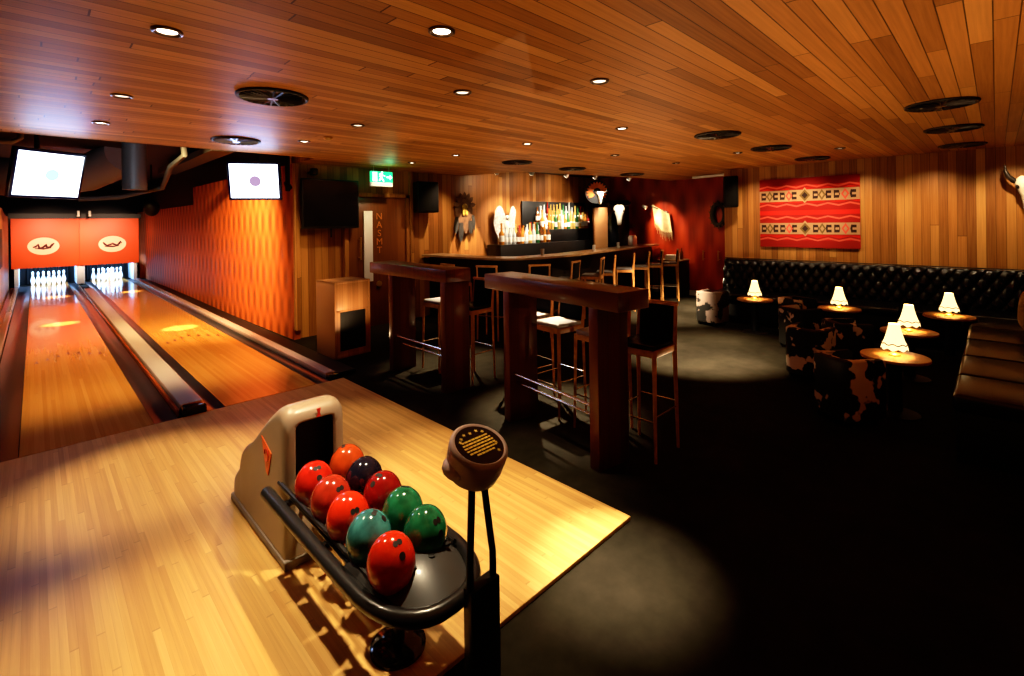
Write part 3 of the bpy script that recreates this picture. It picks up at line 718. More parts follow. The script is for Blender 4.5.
dup(s_white, (3.70, 5.02, 0), 0, 'oak bar stool with pale seat framed between the far bar table legs', g2)
dup(s_black, (3.69, 4.40, 0), R(3), 'oak bar stool with dark seat at right end of the far bar table', g2)
g3 = 'stools along the bar counter'
s_grey = make_stool('grey-seated oak bar stool at the far left end of the bar counter', M['padgrey'], g3)
s_grey.location = (5.05, 6.42, 0); s_grey.rotation_euler = (0, 0, R(180))
for x, y, a, lab in ((5.20, 5.72, 205, 'grey-seated oak bar stool second from the left at the bar counter'), (5.78, 5.28, 240, 'grey-seated oak bar stool third from the left, at the counter bend'),
    (6.52, 5.26, 285, 'grey-seated oak bar stool fourth from the left at the bar counter'), (7.32, 5.28, 296, 'grey-seated oak bar stool fifth from the left at the bar counter'), (7.92, 5.40, 302, 'grey-seated oak bar stool sixth from the left at the bar counter'),
    (8.72, 5.46, 302, 'grey-seated oak bar stool fourth from the right at the bar counter'), (9.40, 5.50, 302, 'grey-seated oak bar stool third from the right at the bar counter'), (9.98, 5.50, 305, 'grey-seated oak bar stool second from the right at the bar counter'),
    (10.5, 5.38, 302, 'grey-seated oak bar stool at the right end of the bar counter')):
    dup(s_grey, (x, y, 0), R(a), lab, g3)

# ------------------------------------------------------------------ bar counter
edge = [(5.43, 8.02), (5.43, 7.4), (5.43, 6.85), (5.47, 6.3), (5.60, 5.94), (5.84, 5.68), (6.17, 5.56), (6.7, 5.52), (7.27, 5.54), (8.1, 5.64), (9.04, 5.79), (10.2, 5.96), (11.45, 6.15)]
def offs(path, d):
    out = []
    for i, p in enumerate(path):
        a = Vector(path[max(i - 1, 0)]); b_ = Vector(path[min(i + 1, len(path) - 1)]); t_ = (b_ - a).normalized(); n = Vector((-t_.y, t_.x)); out.append(tuple(Vector(p) + n * d))
    return out
bar = thing('bar_counter', 'long curved black bar counter with timber-edged top', 'bar counter', (8, 5.9, 0))
def strip(path, d0, d1, z0, z1):
    A, B = offs(path, d0), offs(path, d1); mb = MB(); off = Vector((8, 5.9, 0)); n = len(path)
    g = [[mb.bm.verts.new(Vector((q[0], q[1], z)) - off) for q, z in ((A[i], z0), (B[i], z0), (B[i], z1), (A[i], z1))] for i in range(n)]
    for i in range(n - 1):
        for k in range(4): mb.bm.faces.new((g[i][k], g[i + 1][k], g[i + 1][(k + 1) % 4], g[i][(k + 1) % 4]))
    mb.bm.faces.new(g[0]); mb.bm.faces.new(g[-1][::-1])
    return mb
strip(edge, 0, .5, 1.205, 1.24).build('counter_top', M['bar_edge'], bar, smooth=30)
strip(edge, .19, .42, 0, 1.204).build('counter_front', M['barfront'], bar, smooth=30)
strip(edge, .05, .10, .22, .25).build('foot_rail', M['chrome'], bar, smooth=30)
sc_ = thing('service_counter', 'low black service counter at right end of the bar', 'counter', (11.18, 5.62, 0))
mb = MB(); mb.box((0, 0, .43), (.52, .55, .86), bev=.01); mb.build('cabinet', M['barfront'], sc_)
mb = MB(); mb.box((0, 0, .875), (.55, .6, .03), bev=.008); mb.build('counter_top', M['bar_edge'], sc_)
# back bar shelving
bb = thing('back_bar', 'stepped black back bar shelving for bottles on the wood wall', 'shelving', (9.1, 7.8, 0))
mb = MB(); mb.box((-.12, -.02, .68), (3.66, .44, 1.36), bev=.01); mb.build('base_cabinet', M['barfront'], bb)
mb = MB(); mb.box((.65, .08, 1.515), (2.1, .3, .30), bev=.01); mb.build('upper_step', M['barfront'], bb)
mb = MB(); mb.box((.45, .225, 2.0), (2.5, .04, .72), bev=.008); mb.build('back_board', M['black'], bb)
mb = MB(); mb.box((.65, .15, 1.83), (2.1, .105, .02)); mb.build('glass_shelf', M['g_clear'], bb)
# column
cl = thing('timber_column', 'pale timber column standing at the right end of the bottle shelves', 'column', (10.42, 7.25, 0), R(44))
mb = MB(); mb.box((0, 0, 1.10), (.34, .34, 2.20), bev=.01); mb.build('shaft', M['cab_wood'], cl)
fr = thing('black_cabinet', 'tall black cabinet in the bar corner behind the pale skull', 'cabinet', (11.22, 7.45, 0))
mb = MB(); mb.box((0, 0, 1.2), (.5, .85, 2.4), bev=.02); mb.build('cabinet_body', M['black'], fr)
mb = MB(); mb.box((-.255, 0, 1.2), (.02, .8, 2.3), bev=.005); mb.build('cabinet_door', M['blackgloss'], fr)
# bottles
def bottle_mesh(kind, w, h):
    mb = MB(); r = w
    if kind == 0: p = [(r * .95, 0), (r, .01), (r, h * .58), (r * .8, h * .66), (r * .36, h * .76), (r * .32, h * .93), (r * .4, h * .94), (r * .4, h)]
    elif kind == 1: p = [(r * 1.1, 0), (r * 1.15, .01), (r * 1.15, h * .5), (r * .5, h * .62), (r * .4, h * .9), (r * .48, h * .91), (r * .48, h)]
    else: p = [(r * .8, 0), (r * .85, .01), (r * .8, h * .5), (r * .45, h * .75), (r * .33, h * .95), (r * .42, h * .96), (r * .42, h)]
    mb.lathe(p, n=12)
    mb.lathe([(p[2][0] * 1.02, h * .14), (p[2][0] * 1.02, h * .42)], n=12, mi=1)
    return mb
protos = {}
rb = random.Random(5)
cols = ['clear', 'amber', 'gold', 'clear', 'brown', 'red', 'green', 'gold', 'clear', 'amber']
def bottle(x, y, z, ck, tier):
    kd = rb.randrange(3); key = (ck, kd)
    tl = {'low': 'the low left bar shelf', 'mid': 'the long middle bar shelf', 'top': 'the glass top bar shelf'}[tier]
    nm = {'clear': 'clear glass', 'amber': 'amber', 'gold': 'golden', 'brown': 'dark brown', 'red': 'red', 'green': 'green'}[ck]
    if key not in protos:
        b_ = bottle_mesh(kd, .05, .40 + .03 * kd).build('bottle', [M['g_' + ck], M['paper']], smooth=40); protos[key] = b_
    else:
        b_ = protos[key].copy(); C.objects.link(b_)
    b_.location = (x, y, z); b_.rotation_euler = (0, 0, rb.uniform(0, 6)); s_ = rb.uniform(.9, 1.08); b_.scale = (s_, s_, rb.uniform(.88, 1.12))
    tag(b_, '%s spirit bottle with %s shape standing on %s' % (nm, ['a square-shouldered', 'a squat round', 'a slim tapered'][kd], tl), 'bottle', '%s %s bottles on %s' % (nm, ['shouldered', 'squat', 'slim'][kd], tl))
for k in range(13): bottle(7.28 + k * .13, 7.66, 1.361, rb.choice(cols), 'low')
for k in range(7): bottle(7.86 + k * .128, 7.80, 1.361, rb.choice(cols), 'low')
for k in range(16): bottle(8.78 + k * .124, 7.795, 1.666, rb.choice(cols), 'mid')
for k in range(16): bottle(8.76 + k * .124, 7.932, 1.841, rb.choice(cols), 'top')
# winged trophy (white wings) on the low shelf
wg = thing('winged_figure', 'white spread-winged figure at the left end of the bottle shelf', 'ornament', (7.62, 7.86, 1.361))
mb = MB(); mb.sphere((0, 0, .42), .09, (.8, .7, 1.6), n=16); mb.sphere((0, -.03, .60), .055, n=14); mb.cone((0, -.07, .60), (0, -.12, .585), .018, .003, n=8); mb.cone((0, 0, 0), (0, 0, .32), .035, .05, n=12)
mb.build('figure_body', M['bone'], wg, smooth=70)
for s in (-1, 1):
    mb = MB()
    def wf(u, v, s=s):
        x = .04 + .29 * u; zt = .60 + .10 * u + .18 * math.sin(PI * u) ** 1 + .06 * u; zb = .46 - .30 * math.sin(PI * min(1, u * .75 + .08)) + .10 * u ** 3
        z = zb + (zt - zb) * v
        z -= .07 * abs(math.sin(u * 12)) * (1 - v)
        return (s * x, -.02 + .05 * u + .02 * math.sin(v * 5), z)
    mb.grid(wf, 16, 8); mb.build('wing', M['plume'], wg, smooth=70)
# feather headdress (hung on wall, left of bottles)
hdx = thing('feather_headdress', 'brown feather headdress with yellow beads hanging on the wood wall', 'headdress', (6.50, 7.98, 0))
mb = MB()
mb.prism([(.24 * math.cos(2 * PI * k / 24), .33 * math.sin(2 * PI * k / 24)) for k in range(24)], Matrix.Translation((0, .04, 2.12)) @ Matrix.Rotation(PI / 2, 4, 'X'), .03, bev=.01)
mb.build('headband_backing', M['feather'], hdx)
mb = MB()
mb.sphere((.0, -.02, 2.20), .07, (1.1, .3, .9), n=14); mb.sphere((-.03, -.02, 2.10), .055, (.8, .3, 1.7), n=14); mb.sphere((.05, -.02, 2.07), .04, (.8, .3, 1.6), n=14); mb.build('bead_panel', M['yellow'], hdx)
for k, a in enumerate([R(x) for x in (10, 40, 65, 90, 115, 140, 170)]):
    mb = MB(); mb.grid(lambda u, v, a=a: ((.16 + .16 * u) * math.cos(a) - (v - .5) * .10 * math.sin(PI * (u * .9 + .1)) * math.sin(a), -.005 - .004 * k, 2.20 + (.16 + .16 * u) * math.sin(a) + (v - .5) * .10 * math.sin(PI * (u * .9 + .1)) * math.cos(a)), 6, 4)
    mb.build('crest_feather', M['feather'], hdx)
for (x, z, l, mk, w) in ((-.22, 1.98, .36, 'feather_dark', .13), (-.10, 1.86, .42, 'feather_dark', .14), (0.02, 1.92, .30, 'feather', .14), (.14, 1.90, .30, 'feather_dark', .13), (.22, 2.02, .34, 'feather_dark', .10)):
    mb = MB(); mb.grid(lambda u, v: (x + x * .15 * u + (v - .5) * w * (math.sin(PI * (u * .85 + .15)) ** .7), -.02 + .01 * math.cos(PI * (v - .5)), z - l * u), 8, 4)
    mb.build('hanging_feather', M[mk], hdx, smooth=70)
# skulls
def skull(name, lab, loc, rz_, s, horn, parent_extra=None):
    t = thing(name, lab, 'skull', loc, rz_)
    mb = MB()
    # front profile lofted: forehead wide, muzzle narrow (local -y is the front)
    rows = [(.30, .10, .05), (.24, .17, .10), (.14, .18, .12), (.05, .15, .11), (-.08, .10, .09), (-.22, .075, .075), (-.32, .07, .06), (-.36, .045, .03)]
    ring = []
    for (z, hw, hd2) in rows:
        ring.append([mb.bm.verts.new((s * hw * math.cos(2 * PI * k / 16), s * (-.06 + hd2 * math.sin(2 * PI * k / 16)), s * z)) for k in range(16)])
    for i in range(len(ring) - 1):
        for k in range(16): mb.bm.faces.new((ring[i][k], ring[i][(k + 1) % 16], ring[i + 1][(k + 1) % 16], ring[i + 1][k]))
    mb.bm.faces.new(ring[0]); mb.bm.faces.new(ring[-1][::-1])
    mb.build('skull_bone', M['bone'], t, smooth=70)
    for sx in (-1, 1):
        mb = MB(); mb.sphere((sx * s * .115, -s * .11, s * .10), s * .05, (1, .6, 1.1), n=12); mb.build('eye_socket', M['hole'], t)
        pts = [(sx * s * a, -s * .05 + s * c_, s * b_) for a, b_, c_ in horn]
        mb = MB(); mb.tube(pts, [s * .055, s * .05, s * .042, s * .03, s * .008][:len(pts)], n=10); mb.build('horn', M['horn'], t, smooth=60)
    return t
Hn = [(.14, .20, 0), (.20, .22, -.01), (.26, .29, -.02), (.30, .40, -.02), (.30, .52, -.02)]
skull('longhorn_skull', 'white longhorn skull with black horns high on the wood wall, far right', (9.92, -.32, 2.19), R(-90), .75, Hn)
hs = [(.14, .24, 0), (.22, .25, 0), (.29, .28, 0), (.34, .34, 0), (.35, .40, 0)]
skull('cattle_skull', 'pale skull hung on the tall black cabinet in the bar corner', (10.72, 6.86, 2.03), R(-60), .8, hs)
skull('cattle_skull', 'small pale skull with orange feather fan on top of the timber column', (10.24, 7.12, 2.45), R(-50), .5, hs)
fan = thing('feather_fan', 'round orange feather fan on a dark disc above the timber column', 'feather fan', (10.46, 7.36, 2.62), R(-47))
mb = MB(); mb.cone((0, .05, 0), (0, .02, 0), .31, n=36); mb.build('backing_disc', M['black'], fan)
for k in range(15):
    a = R(-35 + k * 250 / 14)
    mb = MB(); mb.grid(lambda u, v: ((.10 + .18 * u) * math.cos(a) - (v - .5) * .08 * math.sin(PI * (u * .85 + .15)) * math.sin(a), .0 - .002 * (k % 3), (.10 + .18 * u) * math.sin(a) + (v - .5) * .08 * math.sin(PI * (u * .85 + .15)) * math.cos(a)), 5, 3)
    mb.build('fan_feather', M['feather_orange'], fan)
# hide shirt on red wall with arm lamp
hs_ = thing('hide_shirt', 'cream fringed hide shirt hanging on the red wall above the bar', 'hide shirt', (11.46, 6.08, 0))
mb = MB(); mb.cone((-.05, .30, 2.24), (-.05, -.22, 2.05), .014); mb.build('hanging_rod', M['horn'], hs_)
mb = MB()
def hf(u, v):
    y = .22 - .46 * u; top = 2.26 - .24 * u; h_ = .48 + .10 * math.sin(PI * u) - .02 * abs(math.sin(u * 30))
    return (-.06 + .025 * math.sin(u * 9) + .02 * v, y - .06 * v, top - h_ * v)
mb.grid(hf, 40, 8); mb.build('hide_body', M['hide'], hs_, smooth=70)
mb = MB()
for k in range(18):
    u = k / 17; p = hf(u, 1.0); mb.cone((p[0], p[1], p[2] + .02), (p[0] - .005, p[1] - .01, p[2] - .12 - .05 * (k % 3)), .008, .003, n=5)
mb.build('fringe', M['hide'], hs_)
t = thing('picture_light', 'small arm spotlight on the red wall above the hide shirt', 'spotlight', (11.46, 6.55, 2.2))
mb = MB(); mb.tube([(.03, 0, 0), (-.12, -.03, .03), (-.2, -.08, .02)], .012, n=8); mb.build('arm', M['black'], t)
mb = MB(); mb.cone((-.2, -.05, .04), (-.2, -.16, -.02), .035, .05, n=14); mb.build('lamp_head', M['steel'], t)
mb = MB(); mb.cone((11.485, 6.9, 1.72), (11.5, 6.9, 1.72), .05, n=16); mb.cone((11.47, 6.9, 1.72), (11.486, 6.9, 1.72), .025, n=12)
tag(mb.build('wall_switch', M['brass'], loc=(0, 0, 0)), 'round pale wall knob on the red wall left of the hide shirt', 'wall knob')
# wreath on red wall
wr = thing('wall_wreath', 'dark oval feather wreath on the red wall behind the corner speaker', 'wreath', (11.42, 4.60, 1.97))
mb = MB(); mb.tube([(0, .15 * math.cos(2 * PI * k / 28), .25 * math.sin(2 * PI * k / 28)) for k in range(28)], .06, n=10, closed=True); mb.build('ring', M['feather_dark'], wr, smooth=60)
for k in range(14):
    a = 2 * PI * k / 14
    mb = MB(); mb.cone((-.02, .15 * math.cos(a), .25 * math.sin(a)), (-.04, .23 * math.cos(a + .25), .34 * math.sin(a + .25)), .04, .006, n=6); mb.build('sprig', M['feather'], wr)
# red door pulls
for y, lab in ((4.98, 'left'), (4.62, 'right')):
    t = thing('door_pull', 'short vertical %s pull handle low on the red panel wall' % lab, 'handle', (11.44, y, 1.0))
    mb = MB(); mb.cone((-.03, 0, -.12), (-.03, 0, .12), .014, n=10); mb.build('grip', M['brass'], t)
    mb = MB(); mb.box((.015, 0, .09), (.09, .015, .015)); mb.box((.015, 0, -.09), (.09, .015, .015)); mb.build('mount', M['brass'], t)
# items on the counter
def glass(x, y, z, lab):
    mb = MB(); mb.lathe([(.03, 0), (.036, .12), (.033, .12), (.028, .01), (0, .01)], n=16); tag(mb.build('tumbler', M['g_clear'], loc=(x, y, z)), lab, 'glass')
glass(6.55, 5.82, 1.241, 'clear tumbler standing on the left part of the bar counter')
glass(8.25, 5.90, 1.241, 'clear tumbler standing midway along the bar counter')
glass(9.5, 6.12, 1.241, 'clear tumbler standing on the bar counter near the timber column')
mb = MB(); mb.box((0, 0, .11), (.2, .14, .22), bev=.01); mb.box((0, 0, .235), (.18, .10, .03), bev=.005)
tag(mb.build('ice_bucket', M['steel'], loc=(10.5, 6.35, 1.241)), 'pale steel box standing on the bar counter below the skull', 'container')
t = thing('napkin_stack', 'stack of white napkins on the low service counter', 'napkins', (11.1, 5.62, .89))
mb = MB()
for k in range(5): mb.box((.006 * (k % 2), 0, .012 + k * .022), (.22, .3, .02), rz=.05 * k, bev=.004)
mb.build('napkins', M['paper'], t)
mb = MB(); mb.lathe([(.035, 0), (.04, .01), (.04, .16), (.015, .22), (.013, .28)], n=14); tag(mb.build('sauce_bottle', M['g_brown'], loc=(11.2, 5.42, .891)), 'dark small bottle beside the napkins on the service counter', 'bottle')
mb = MB(); mb.lathe([(.03, 0), (.045, .15), (.042, .15), (.028, .01), (0, .01)], n=14); tag(mb.build('tumbler', M['g_clear'], loc=(11.32, 5.5, .891)), 'clear tumbler beside the dark bottle on the service counter', 'glass')

# ------------------------------------------------------------------ rug on the right wall
rg = thing('wall_rug', 'red striped woven rug with two cream patterned bands on the wood wall', 'rug', (10.03, 2.44, 1.972))
mb = MB(); RW, RH = 1.60, 1.25
# local: u along -y (left to right as seen), z up
def rq(u0, u1, z0, z1, mi, lift): mb.poly([(-lift, -u0, z0), (-lift, -u1, z0), (-lift, -u1, z1), (-lift, -u0, z1)], mi)
mb.box((0, 0, 0), (.02, RW, RH), mi=0)
def wave(zc, amp, th, mi, lift=.0125, n=96, per=.33, ph=0):
    for k in range(n):
        u0 = -RW / 2 + RW * k / n; u1 = -RW / 2 + RW * (k + 1) / n
        f = lambda u: zc + amp * (2 * abs(2 * (((u + ph) / per) % 1) - 1) - 1) * 1.0
        mb.poly([(-lift, -u0, f(u0) - th), (-lift, -u1, f(u1) - th), (-lift, -u1, f(u1) + th), (-lift, -u0, f(u0) + th)], mi)
for zc in (.56, .10, -.12, -.585): rq(-.8, .8, zc - .07, zc + .07, 1, .0115)
for zc in (.475, .13, -.105, -.50): wave(zc, .022, .015, 2)
for zc in (.44, .16, -.14, -.47): wave(zc, .022, .010, 1, .0128)
for zc in (.305, -.305):
    rq(-.8, .8, zc - .115, zc + .115, 3, .013)
    rq(-.8, .8, zc - .115, zc - .105, 1, .0133); rq(-.8, .8, zc + .105, zc + .115, 1, .0133)
    for k, u in enumerate((-.73, -.515, -.405, -.20, .135, .345, .46, .71)):
        for s in (-1, 1):
            rq(u - .038, u + .038, zc + s * .044 - .024, zc + s * .044 + .024, 4, .0136)
            q = -1 if k % 2 else 1
            mb.poly([(-.0136, -(u + q * .038), zc + s * .075), (-.0136, -(u + q * .052), zc), (-.0136, -(u + q * .038), zc)], 4)
        rq(u - .038, u - .02, zc - .07, zc + .07, 4, .0137)
    for u, c_ in ((-.62, 5), (-.29, 2), (.24, 5), (.59, 2)):
        d = .06
        mb.poly([(-.0138, -(u - d), zc), (-.0138, -u, zc - .10), (-.0138, -(u + d), zc), (-.0138, -u, zc + .10)], c_)
        d = .03
        mb.poly([(-.0141, -(u - d), zc), (-.0141, -u, zc - .05), (-.0141, -(u + d), zc), (-.0141, -u, zc + .05)], 3)
    u = -.03
    for d, e, c_, lf in ((.115, .145, 3, .0139), (.088, .108, 5, .0142), (.05, .06, 4, .0145)):
        mb.poly([(-lf, -(u - d), zc), (-lf, -u, zc - e), (-lf, -(u + d), zc), (-lf, -u, zc + e)], c_)
mb.build('woven_panel', [M['rug_red'], M['rug_dark'], M['rug_pink'], M['rug_cream'], M['rug_black'], M['rug_olive']], rg, smooth=0, fixn=False)

# ------------------------------------------------------------------ banquette
bq = thing('tufted_banquette', 'long black tufted leather banquette along the rug wall', 'banquette', (9.6, 1.6, 0))
def path_back(s):
    """s in metres along the back: straight down the right wall, curved corner, then along the near wall; returns point and inward normal"""
    L1 = 4.0; r_ = .55
    if s < L1: return Vector((9.86, 3.84 - s)), Vector((-1, 0))
    a = (s - L1) / r_
    if a < PI / 2:
        c = Vector((9.86 - r_, 3.84 - L1)); d = Vector((math.cos(a), -math.sin(a))); return c + d * r_, -d
    e = s - L1 - r_ * PI / 2
    return Vector((9.86 - r_ - e, 3.84 - L1 - r_)), Vector((0, 1))
def tuft(s, z, pw, ph):
    a = s / pw; c = z / ph
    d1 = abs(math.sin(PI * (a + c) / 2)); d2 = abs(math.sin(PI * (a - c) / 2))
    return (d1 * d2) ** .45
def back_pt(s, z, z0, z1, base=.0):
    p, n = path_back(s)
    v = (z - z0) / (z1 - z0)
    th = .04 + .055 * tuft(s, z - z0, .08, .125) * min(1, 6 * v, 8 * (1 - v) + .15) + .11 * (1 - v)
    q = p + n * th
    return (q.x - 9.6, q.y - 1.6, z)
S0, S1 = 0, 4.0 + .55 * PI / 2 + .6
mb = MB(); z0, z1 = .46, 1.07
mb.grid(lambda u, v: back_pt(S0 + (S1 - S0) * u, z0 + (z1 - z0) * v, z0, z1), 380, 36)
mb.grid(lambda u, v: (lambda p, n: ((p + n * (.0 + .055 * v)).x - 9.6, (p + n * (.0 + .055 * v)).y - 1.6, 1.075 + .02 * math.sin(PI * v)))(*path_back(S0 + (S1 - S0) * u)), 60, 6)
mb.grid(lambda u, v: (9.86 - 9.6 - .16 * u * (1 - v * .6), 3.845 - 1.6, .46 + .61 * v), 4, 4)
mb.build('tufted_back', M['leather'], bq, smooth=80)
btn = 0
for r_ in range(1, 4):
    for k in range(0, 33):
        s = (k * 2 + (r_ % 2)) * .08
        zz = r_ * .125 + z0
        if s < .1 or s > 4.9 or zz > z1 - .06: continue
        p, n = path_back(s); v = (zz - z0) / (z1 - z0); q = p + n * (.045 + .11 * (1 - v))
        if btn >= 96: continue
        btn += 1
        mb = MB(); mb.sphere((q.x - 9.6, q.y - 1.6, zz), .014, n=8); mb.build('button', M['leather'], bq)
yy = [3.82, 3.1, 2.4, 1.7, 1.0, .34]
for a, b_ in zip(yy, yy[1:]):
    mb = MB(); mb.box((9.30 - 9.6, (a + b_) / 2 - 1.6, .445), (.80, a - b_ - .008, .12), bev=.03, seg=3); mb.build('seat_cushion', M['leather'], bq)
mb = MB(); mb.box((9.40 - 9.6, 2.08 - 1.6, .19), (.80, 3.5, .38), bev=.01); mb.build('plinth', M['black'], bq)
mb = MB(); mb.box((9.41 - 9.6, -.13 - 1.6, .19), (.72, .5, .38)); mb.box((9.39 - 9.6, -.06 - 1.6, .445), (.7, .74, .12), bev=.03, seg=3); mb.build('corner_seat', M['leather'], bq)
bn = thing('leather_bench', 'brown-black leather bench with seamed seat cushions at right edge', 'bench', (7.0, -.2, 0))
xs = [4.92, 5.62, 6.42, 7.3, 8.16, 9.02]
for a, b_ in zip(xs, xs[1:]):
    mb = MB(); mb.box(((a + b_) / 2 - 7.0, .06, .44), (b_ - a - .008, .78, .13), bev=.035, seg=4); mb.build('seat_cushion', M['seatleather'], bn)
mb = MB(); mb.box((6.97 - 7.0, .02, .19), (4.06, .82, .38), bev=.015); mb.build('plinth', M['black'], bn)
mb = MB(); mb.box((6.2 - 7.0, -.46, .70), (2.5, .16, .60), bev=.05, seg=3); mb.build('backrest', M['leather'], bn)
mb = MB(); mb.sphere((0, 0, 0), .29, (.34, .85, 1), n=24)
for v in mb.bm.verts:
    for ax in (1, 2): v.co[ax] = math.copysign(abs(v.co[ax] / .26) ** .6 * .26, v.co[ax])
cu = mb.build('cushion', M['cushion'], smooth=180, loc=(7.95, -.40, .80)); cu.rotation_euler = (0, R(-12), R(20))
tag(cu, 'gold cushion leaning at the right end of the leather bench', 'cushion')

# ------------------------------------------------------------------ round tables with lamps
tab0 = None; lam0 = None
def lamp_label(w): return 'glowing cream table lamp with scalloped shade on ' + w
spots = [(5.76, .69, 'oak round table nearest the camera beside the front cowhide chair', 'the nearest round table'),
         (7.12, .72, 'oak round table second nearest, between bench and second cowhide chair', 'the second nearest round table'),
         (8.55, .45, 'oak round table at the bench corner, rightmost of the five', 'the rightmost round table at the bench corner'),
         (8.28, 1.62, 'oak round table in front of the rug wall banquette, below the rug', 'the round table below the rug'),
         (8.36, 2.80, 'oak round table farthest left, beside the lone patterned chair', 'the farthest left round table')]
for x, y, lab, ll in spots:
    if tab0 is None:
        tab0 = thing('round_table', lab, 'table', (x, y, 0), 0, 'round lamp tables')
        mb = MB(); mb.lathe([(.255, .515), (.268, .52), (.268, .538), (.263, .545), (0, .545)], n=48); mb.build('table_top', M['round_top'], tab0)
        mb = MB(); mb.cone((0, 0, .02), (0, 0, .515), .055, n=20); mb.build('pedestal', M['black'], tab0)
        mb = MB(); mb.lathe([(.19, 0), (.19, .012), (.06, .03), (.0, .03)], n=32); mb.build('foot', M['black'], tab0)
        lam0 = thing('table_lamp', lamp_label(ll), 'table lamp', (x, y, .546), 0, 'lamps on the round tables')
        mb = MB(); mb.lathe([(.045, 0), (.045, .012), (.018, .03), (.022, .05), (.012, .065), (.012, .10), (0, .10)], n=20); mb.build('lamp_base', M['brass'], lam0)
        mb = MB(); mb.lathe([(.104, .075), (.098, .10), (.080, .14), (.064, .195), (.049, .26), (.043, .298)], n=48, wav=(.0751, .02, 8)); mb.build('lamp_shade', M['shade'], lam0, smooth=60)
        mb = MB()
        mb.tube([((.0965) * math.cos(2 * PI * k / 64), (.0965) * math.sin(2 * PI * k / 64), .113 + .007 * math.cos(8 * 2 * PI * k / 64)) for k in range(64)], .0045, n=6, closed=True); mb.build('shade_trim', M['shade_trim'], lam0)
    else:
        dup(tab0, (x, y, 0), 0, lab); dup(lam0, (x, y, .546), 0, lamp_label(ll))

# ------------------------------------------------------------------ cowhide tub chairs (front is local +y)
def tub():
    t = thing('tub_chair', 'x', 'armchair', (0, 0, 0), 0, 'cowhide tub chairs')
    W, D, Hh, th = .41, .41, .585, .065
    mb = MB()
    outer = [(-W / 2, D / 2), (-W / 2, -D / 2 + .06), (-W / 2 + .06, -D / 2), (W / 2 - .06, -D / 2), (W / 2, -D / 2 + .06), (W / 2, D / 2)]
    inner = [(W / 2 - th, D / 2), (W / 2 - th, -D / 2 + th + .03), (W / 2 - th - .03, -D / 2 + th), (-W / 2 + th + .03, -D / 2 + th), (-W / 2 + th, -D / 2 + th + .03), (-W / 2 + th, D / 2)]
    mb.prism(outer + inner, Matrix.Translation((0, 0, .05)), Hh - .05, bev=.02)
    mb.build('tub_shell', M['cowhide'], t, smooth=50)
    mb = MB(); mb.box((0, .03, .19), (W - 2 * th - .004, D - th - .02, .26), bev=.01); mb.build('seat_base', M['black'], t)
    mb = MB(); mb.box((0, .04, .36), (W - 2 * th - .006, D - th - .01, .09), bev=.025, seg=3); mb.build('seat_cushion', M['leather'], t)
    for sx in (-1, 1):
        for sy in (-1, 1):
            mb = MB(); mb.cone((sx * .15, sy * .15, 0), (sx * .15, sy * .15, .055), .018, .022, n=10); mb.build('foot', M['black'], t)
    return t
tc0 = tub(); tc0['label'] = 'black and tan cowhide tub chair nearest the camera by the front table'; tc0.location = (5.30, .99, 0); tc0.rotation_euler = (0, 0, R(-126))
dup(tc0, (6.42, 1.55, 0), R(-95), 'dark cowhide tub chair standing alone in the aisle, left of the front chair')
dup(tc0, (7.06, 1.32, 0), R(-140), 'black cowhide tub chair with pale rim behind the front chair')
dup(tc0, (7.72, 2.00, 0), R(-115), 'cowhide tub chair with white left side facing the table below the rug')
dup(tc0, (8.62, 2.27, 0), R(160), 'tan-rimmed cowhide tub chair between the two tables by the banquette')
lastc = dup(tc0, (8.52, 3.58, 0), R(-100), 'black and white cowhide tub chair farthest left, before the red wall')
for ch in lastc.children:
    if ch.name.startswith('tub_shell'):
        ch.data = ch.data.copy(); ch.data.materials[0] = M['cowhide_pale']

# ------------------------------------------------------------------ ceiling fixtures
def vent(x, y, lab, pale=False):
    t = thing('ceiling_vent', lab, 'ceiling vent', (x, y, H), 0, 'round vents in the plank ceiling')
    mb = MB(); mb.cone((0, 0, -.012), (0, 0, 0), .225, n=40); mb.build('vent_disc', M['grille'], t, smooth=30)
    mb = MB(); mb.tube([(.245 * math.cos(2 * PI * k / 40), .245 * math.sin(2 * PI * k / 40), -.008) for k in range(40)], .014, n=8, closed=True); mb.build('vent_rim', M['grille'], t)
    mb = MB()
    for k in range(24):
        a = 2 * PI * k / 24
        mb.box((.135 * math.cos(a), .135 * math.sin(a), -.018), (.19, .012, .014), rot=rotm(z=a) @ rotm(x=.5))
    mb.lathe([(.04, -.012), (.04, -.026), (0, -.026)], n=16)
    mb.build('vent_vanes', M['vane_lit'] if pale else M['vane'], t)
    return t
v0 = vent(1.33, 3.97, 'dark swirl ceiling vent above the approach, largest in view')
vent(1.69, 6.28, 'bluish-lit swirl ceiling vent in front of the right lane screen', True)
for x, y, lab in ((5.76, .34, 'dark round ceiling vent nearest of three at upper right'), (7.44, .34, 'dark round ceiling vent middle of three at upper right'), (9.25, .33, 'dark round ceiling vent farthest of three at upper right, by the wood wall'),
    (5.75, 2.32, 'dark round ceiling vent left of three in the row toward the rug'), (7.40, 2.24, 'dark round ceiling vent middle of the row toward the rug'), (9.24, 2.16, 'dark round ceiling vent just above the rug'),
    (5.74, 5.64, 'dark round ceiling vent left of three above the bar stools'), (7.25, 5.66, 'dark round ceiling vent middle of three above the bar stools'), (9.16, 5.53, 'dark round ceiling vent right of three above the bar stools')):
    dup(v0, (x, y, H), 0, lab)
def downlight(lens):
    t = thing('recessed_downlight', 'x', 'downlight', (0, 0, H), 0, 'recessed ceiling downlights')
    mb = MB(); mb.lathe([(.070, 0), (.070, -.010), (.060, -.014), (.046, -.006), (.046, .0)], n=28); mb.build('bezel', M['ring'], t)
    mb = MB(); mb.lathe([(.045, -.003), (.03, -.006), (0, -.007)], n=24); mb.build('lens', lens, t)
    return t
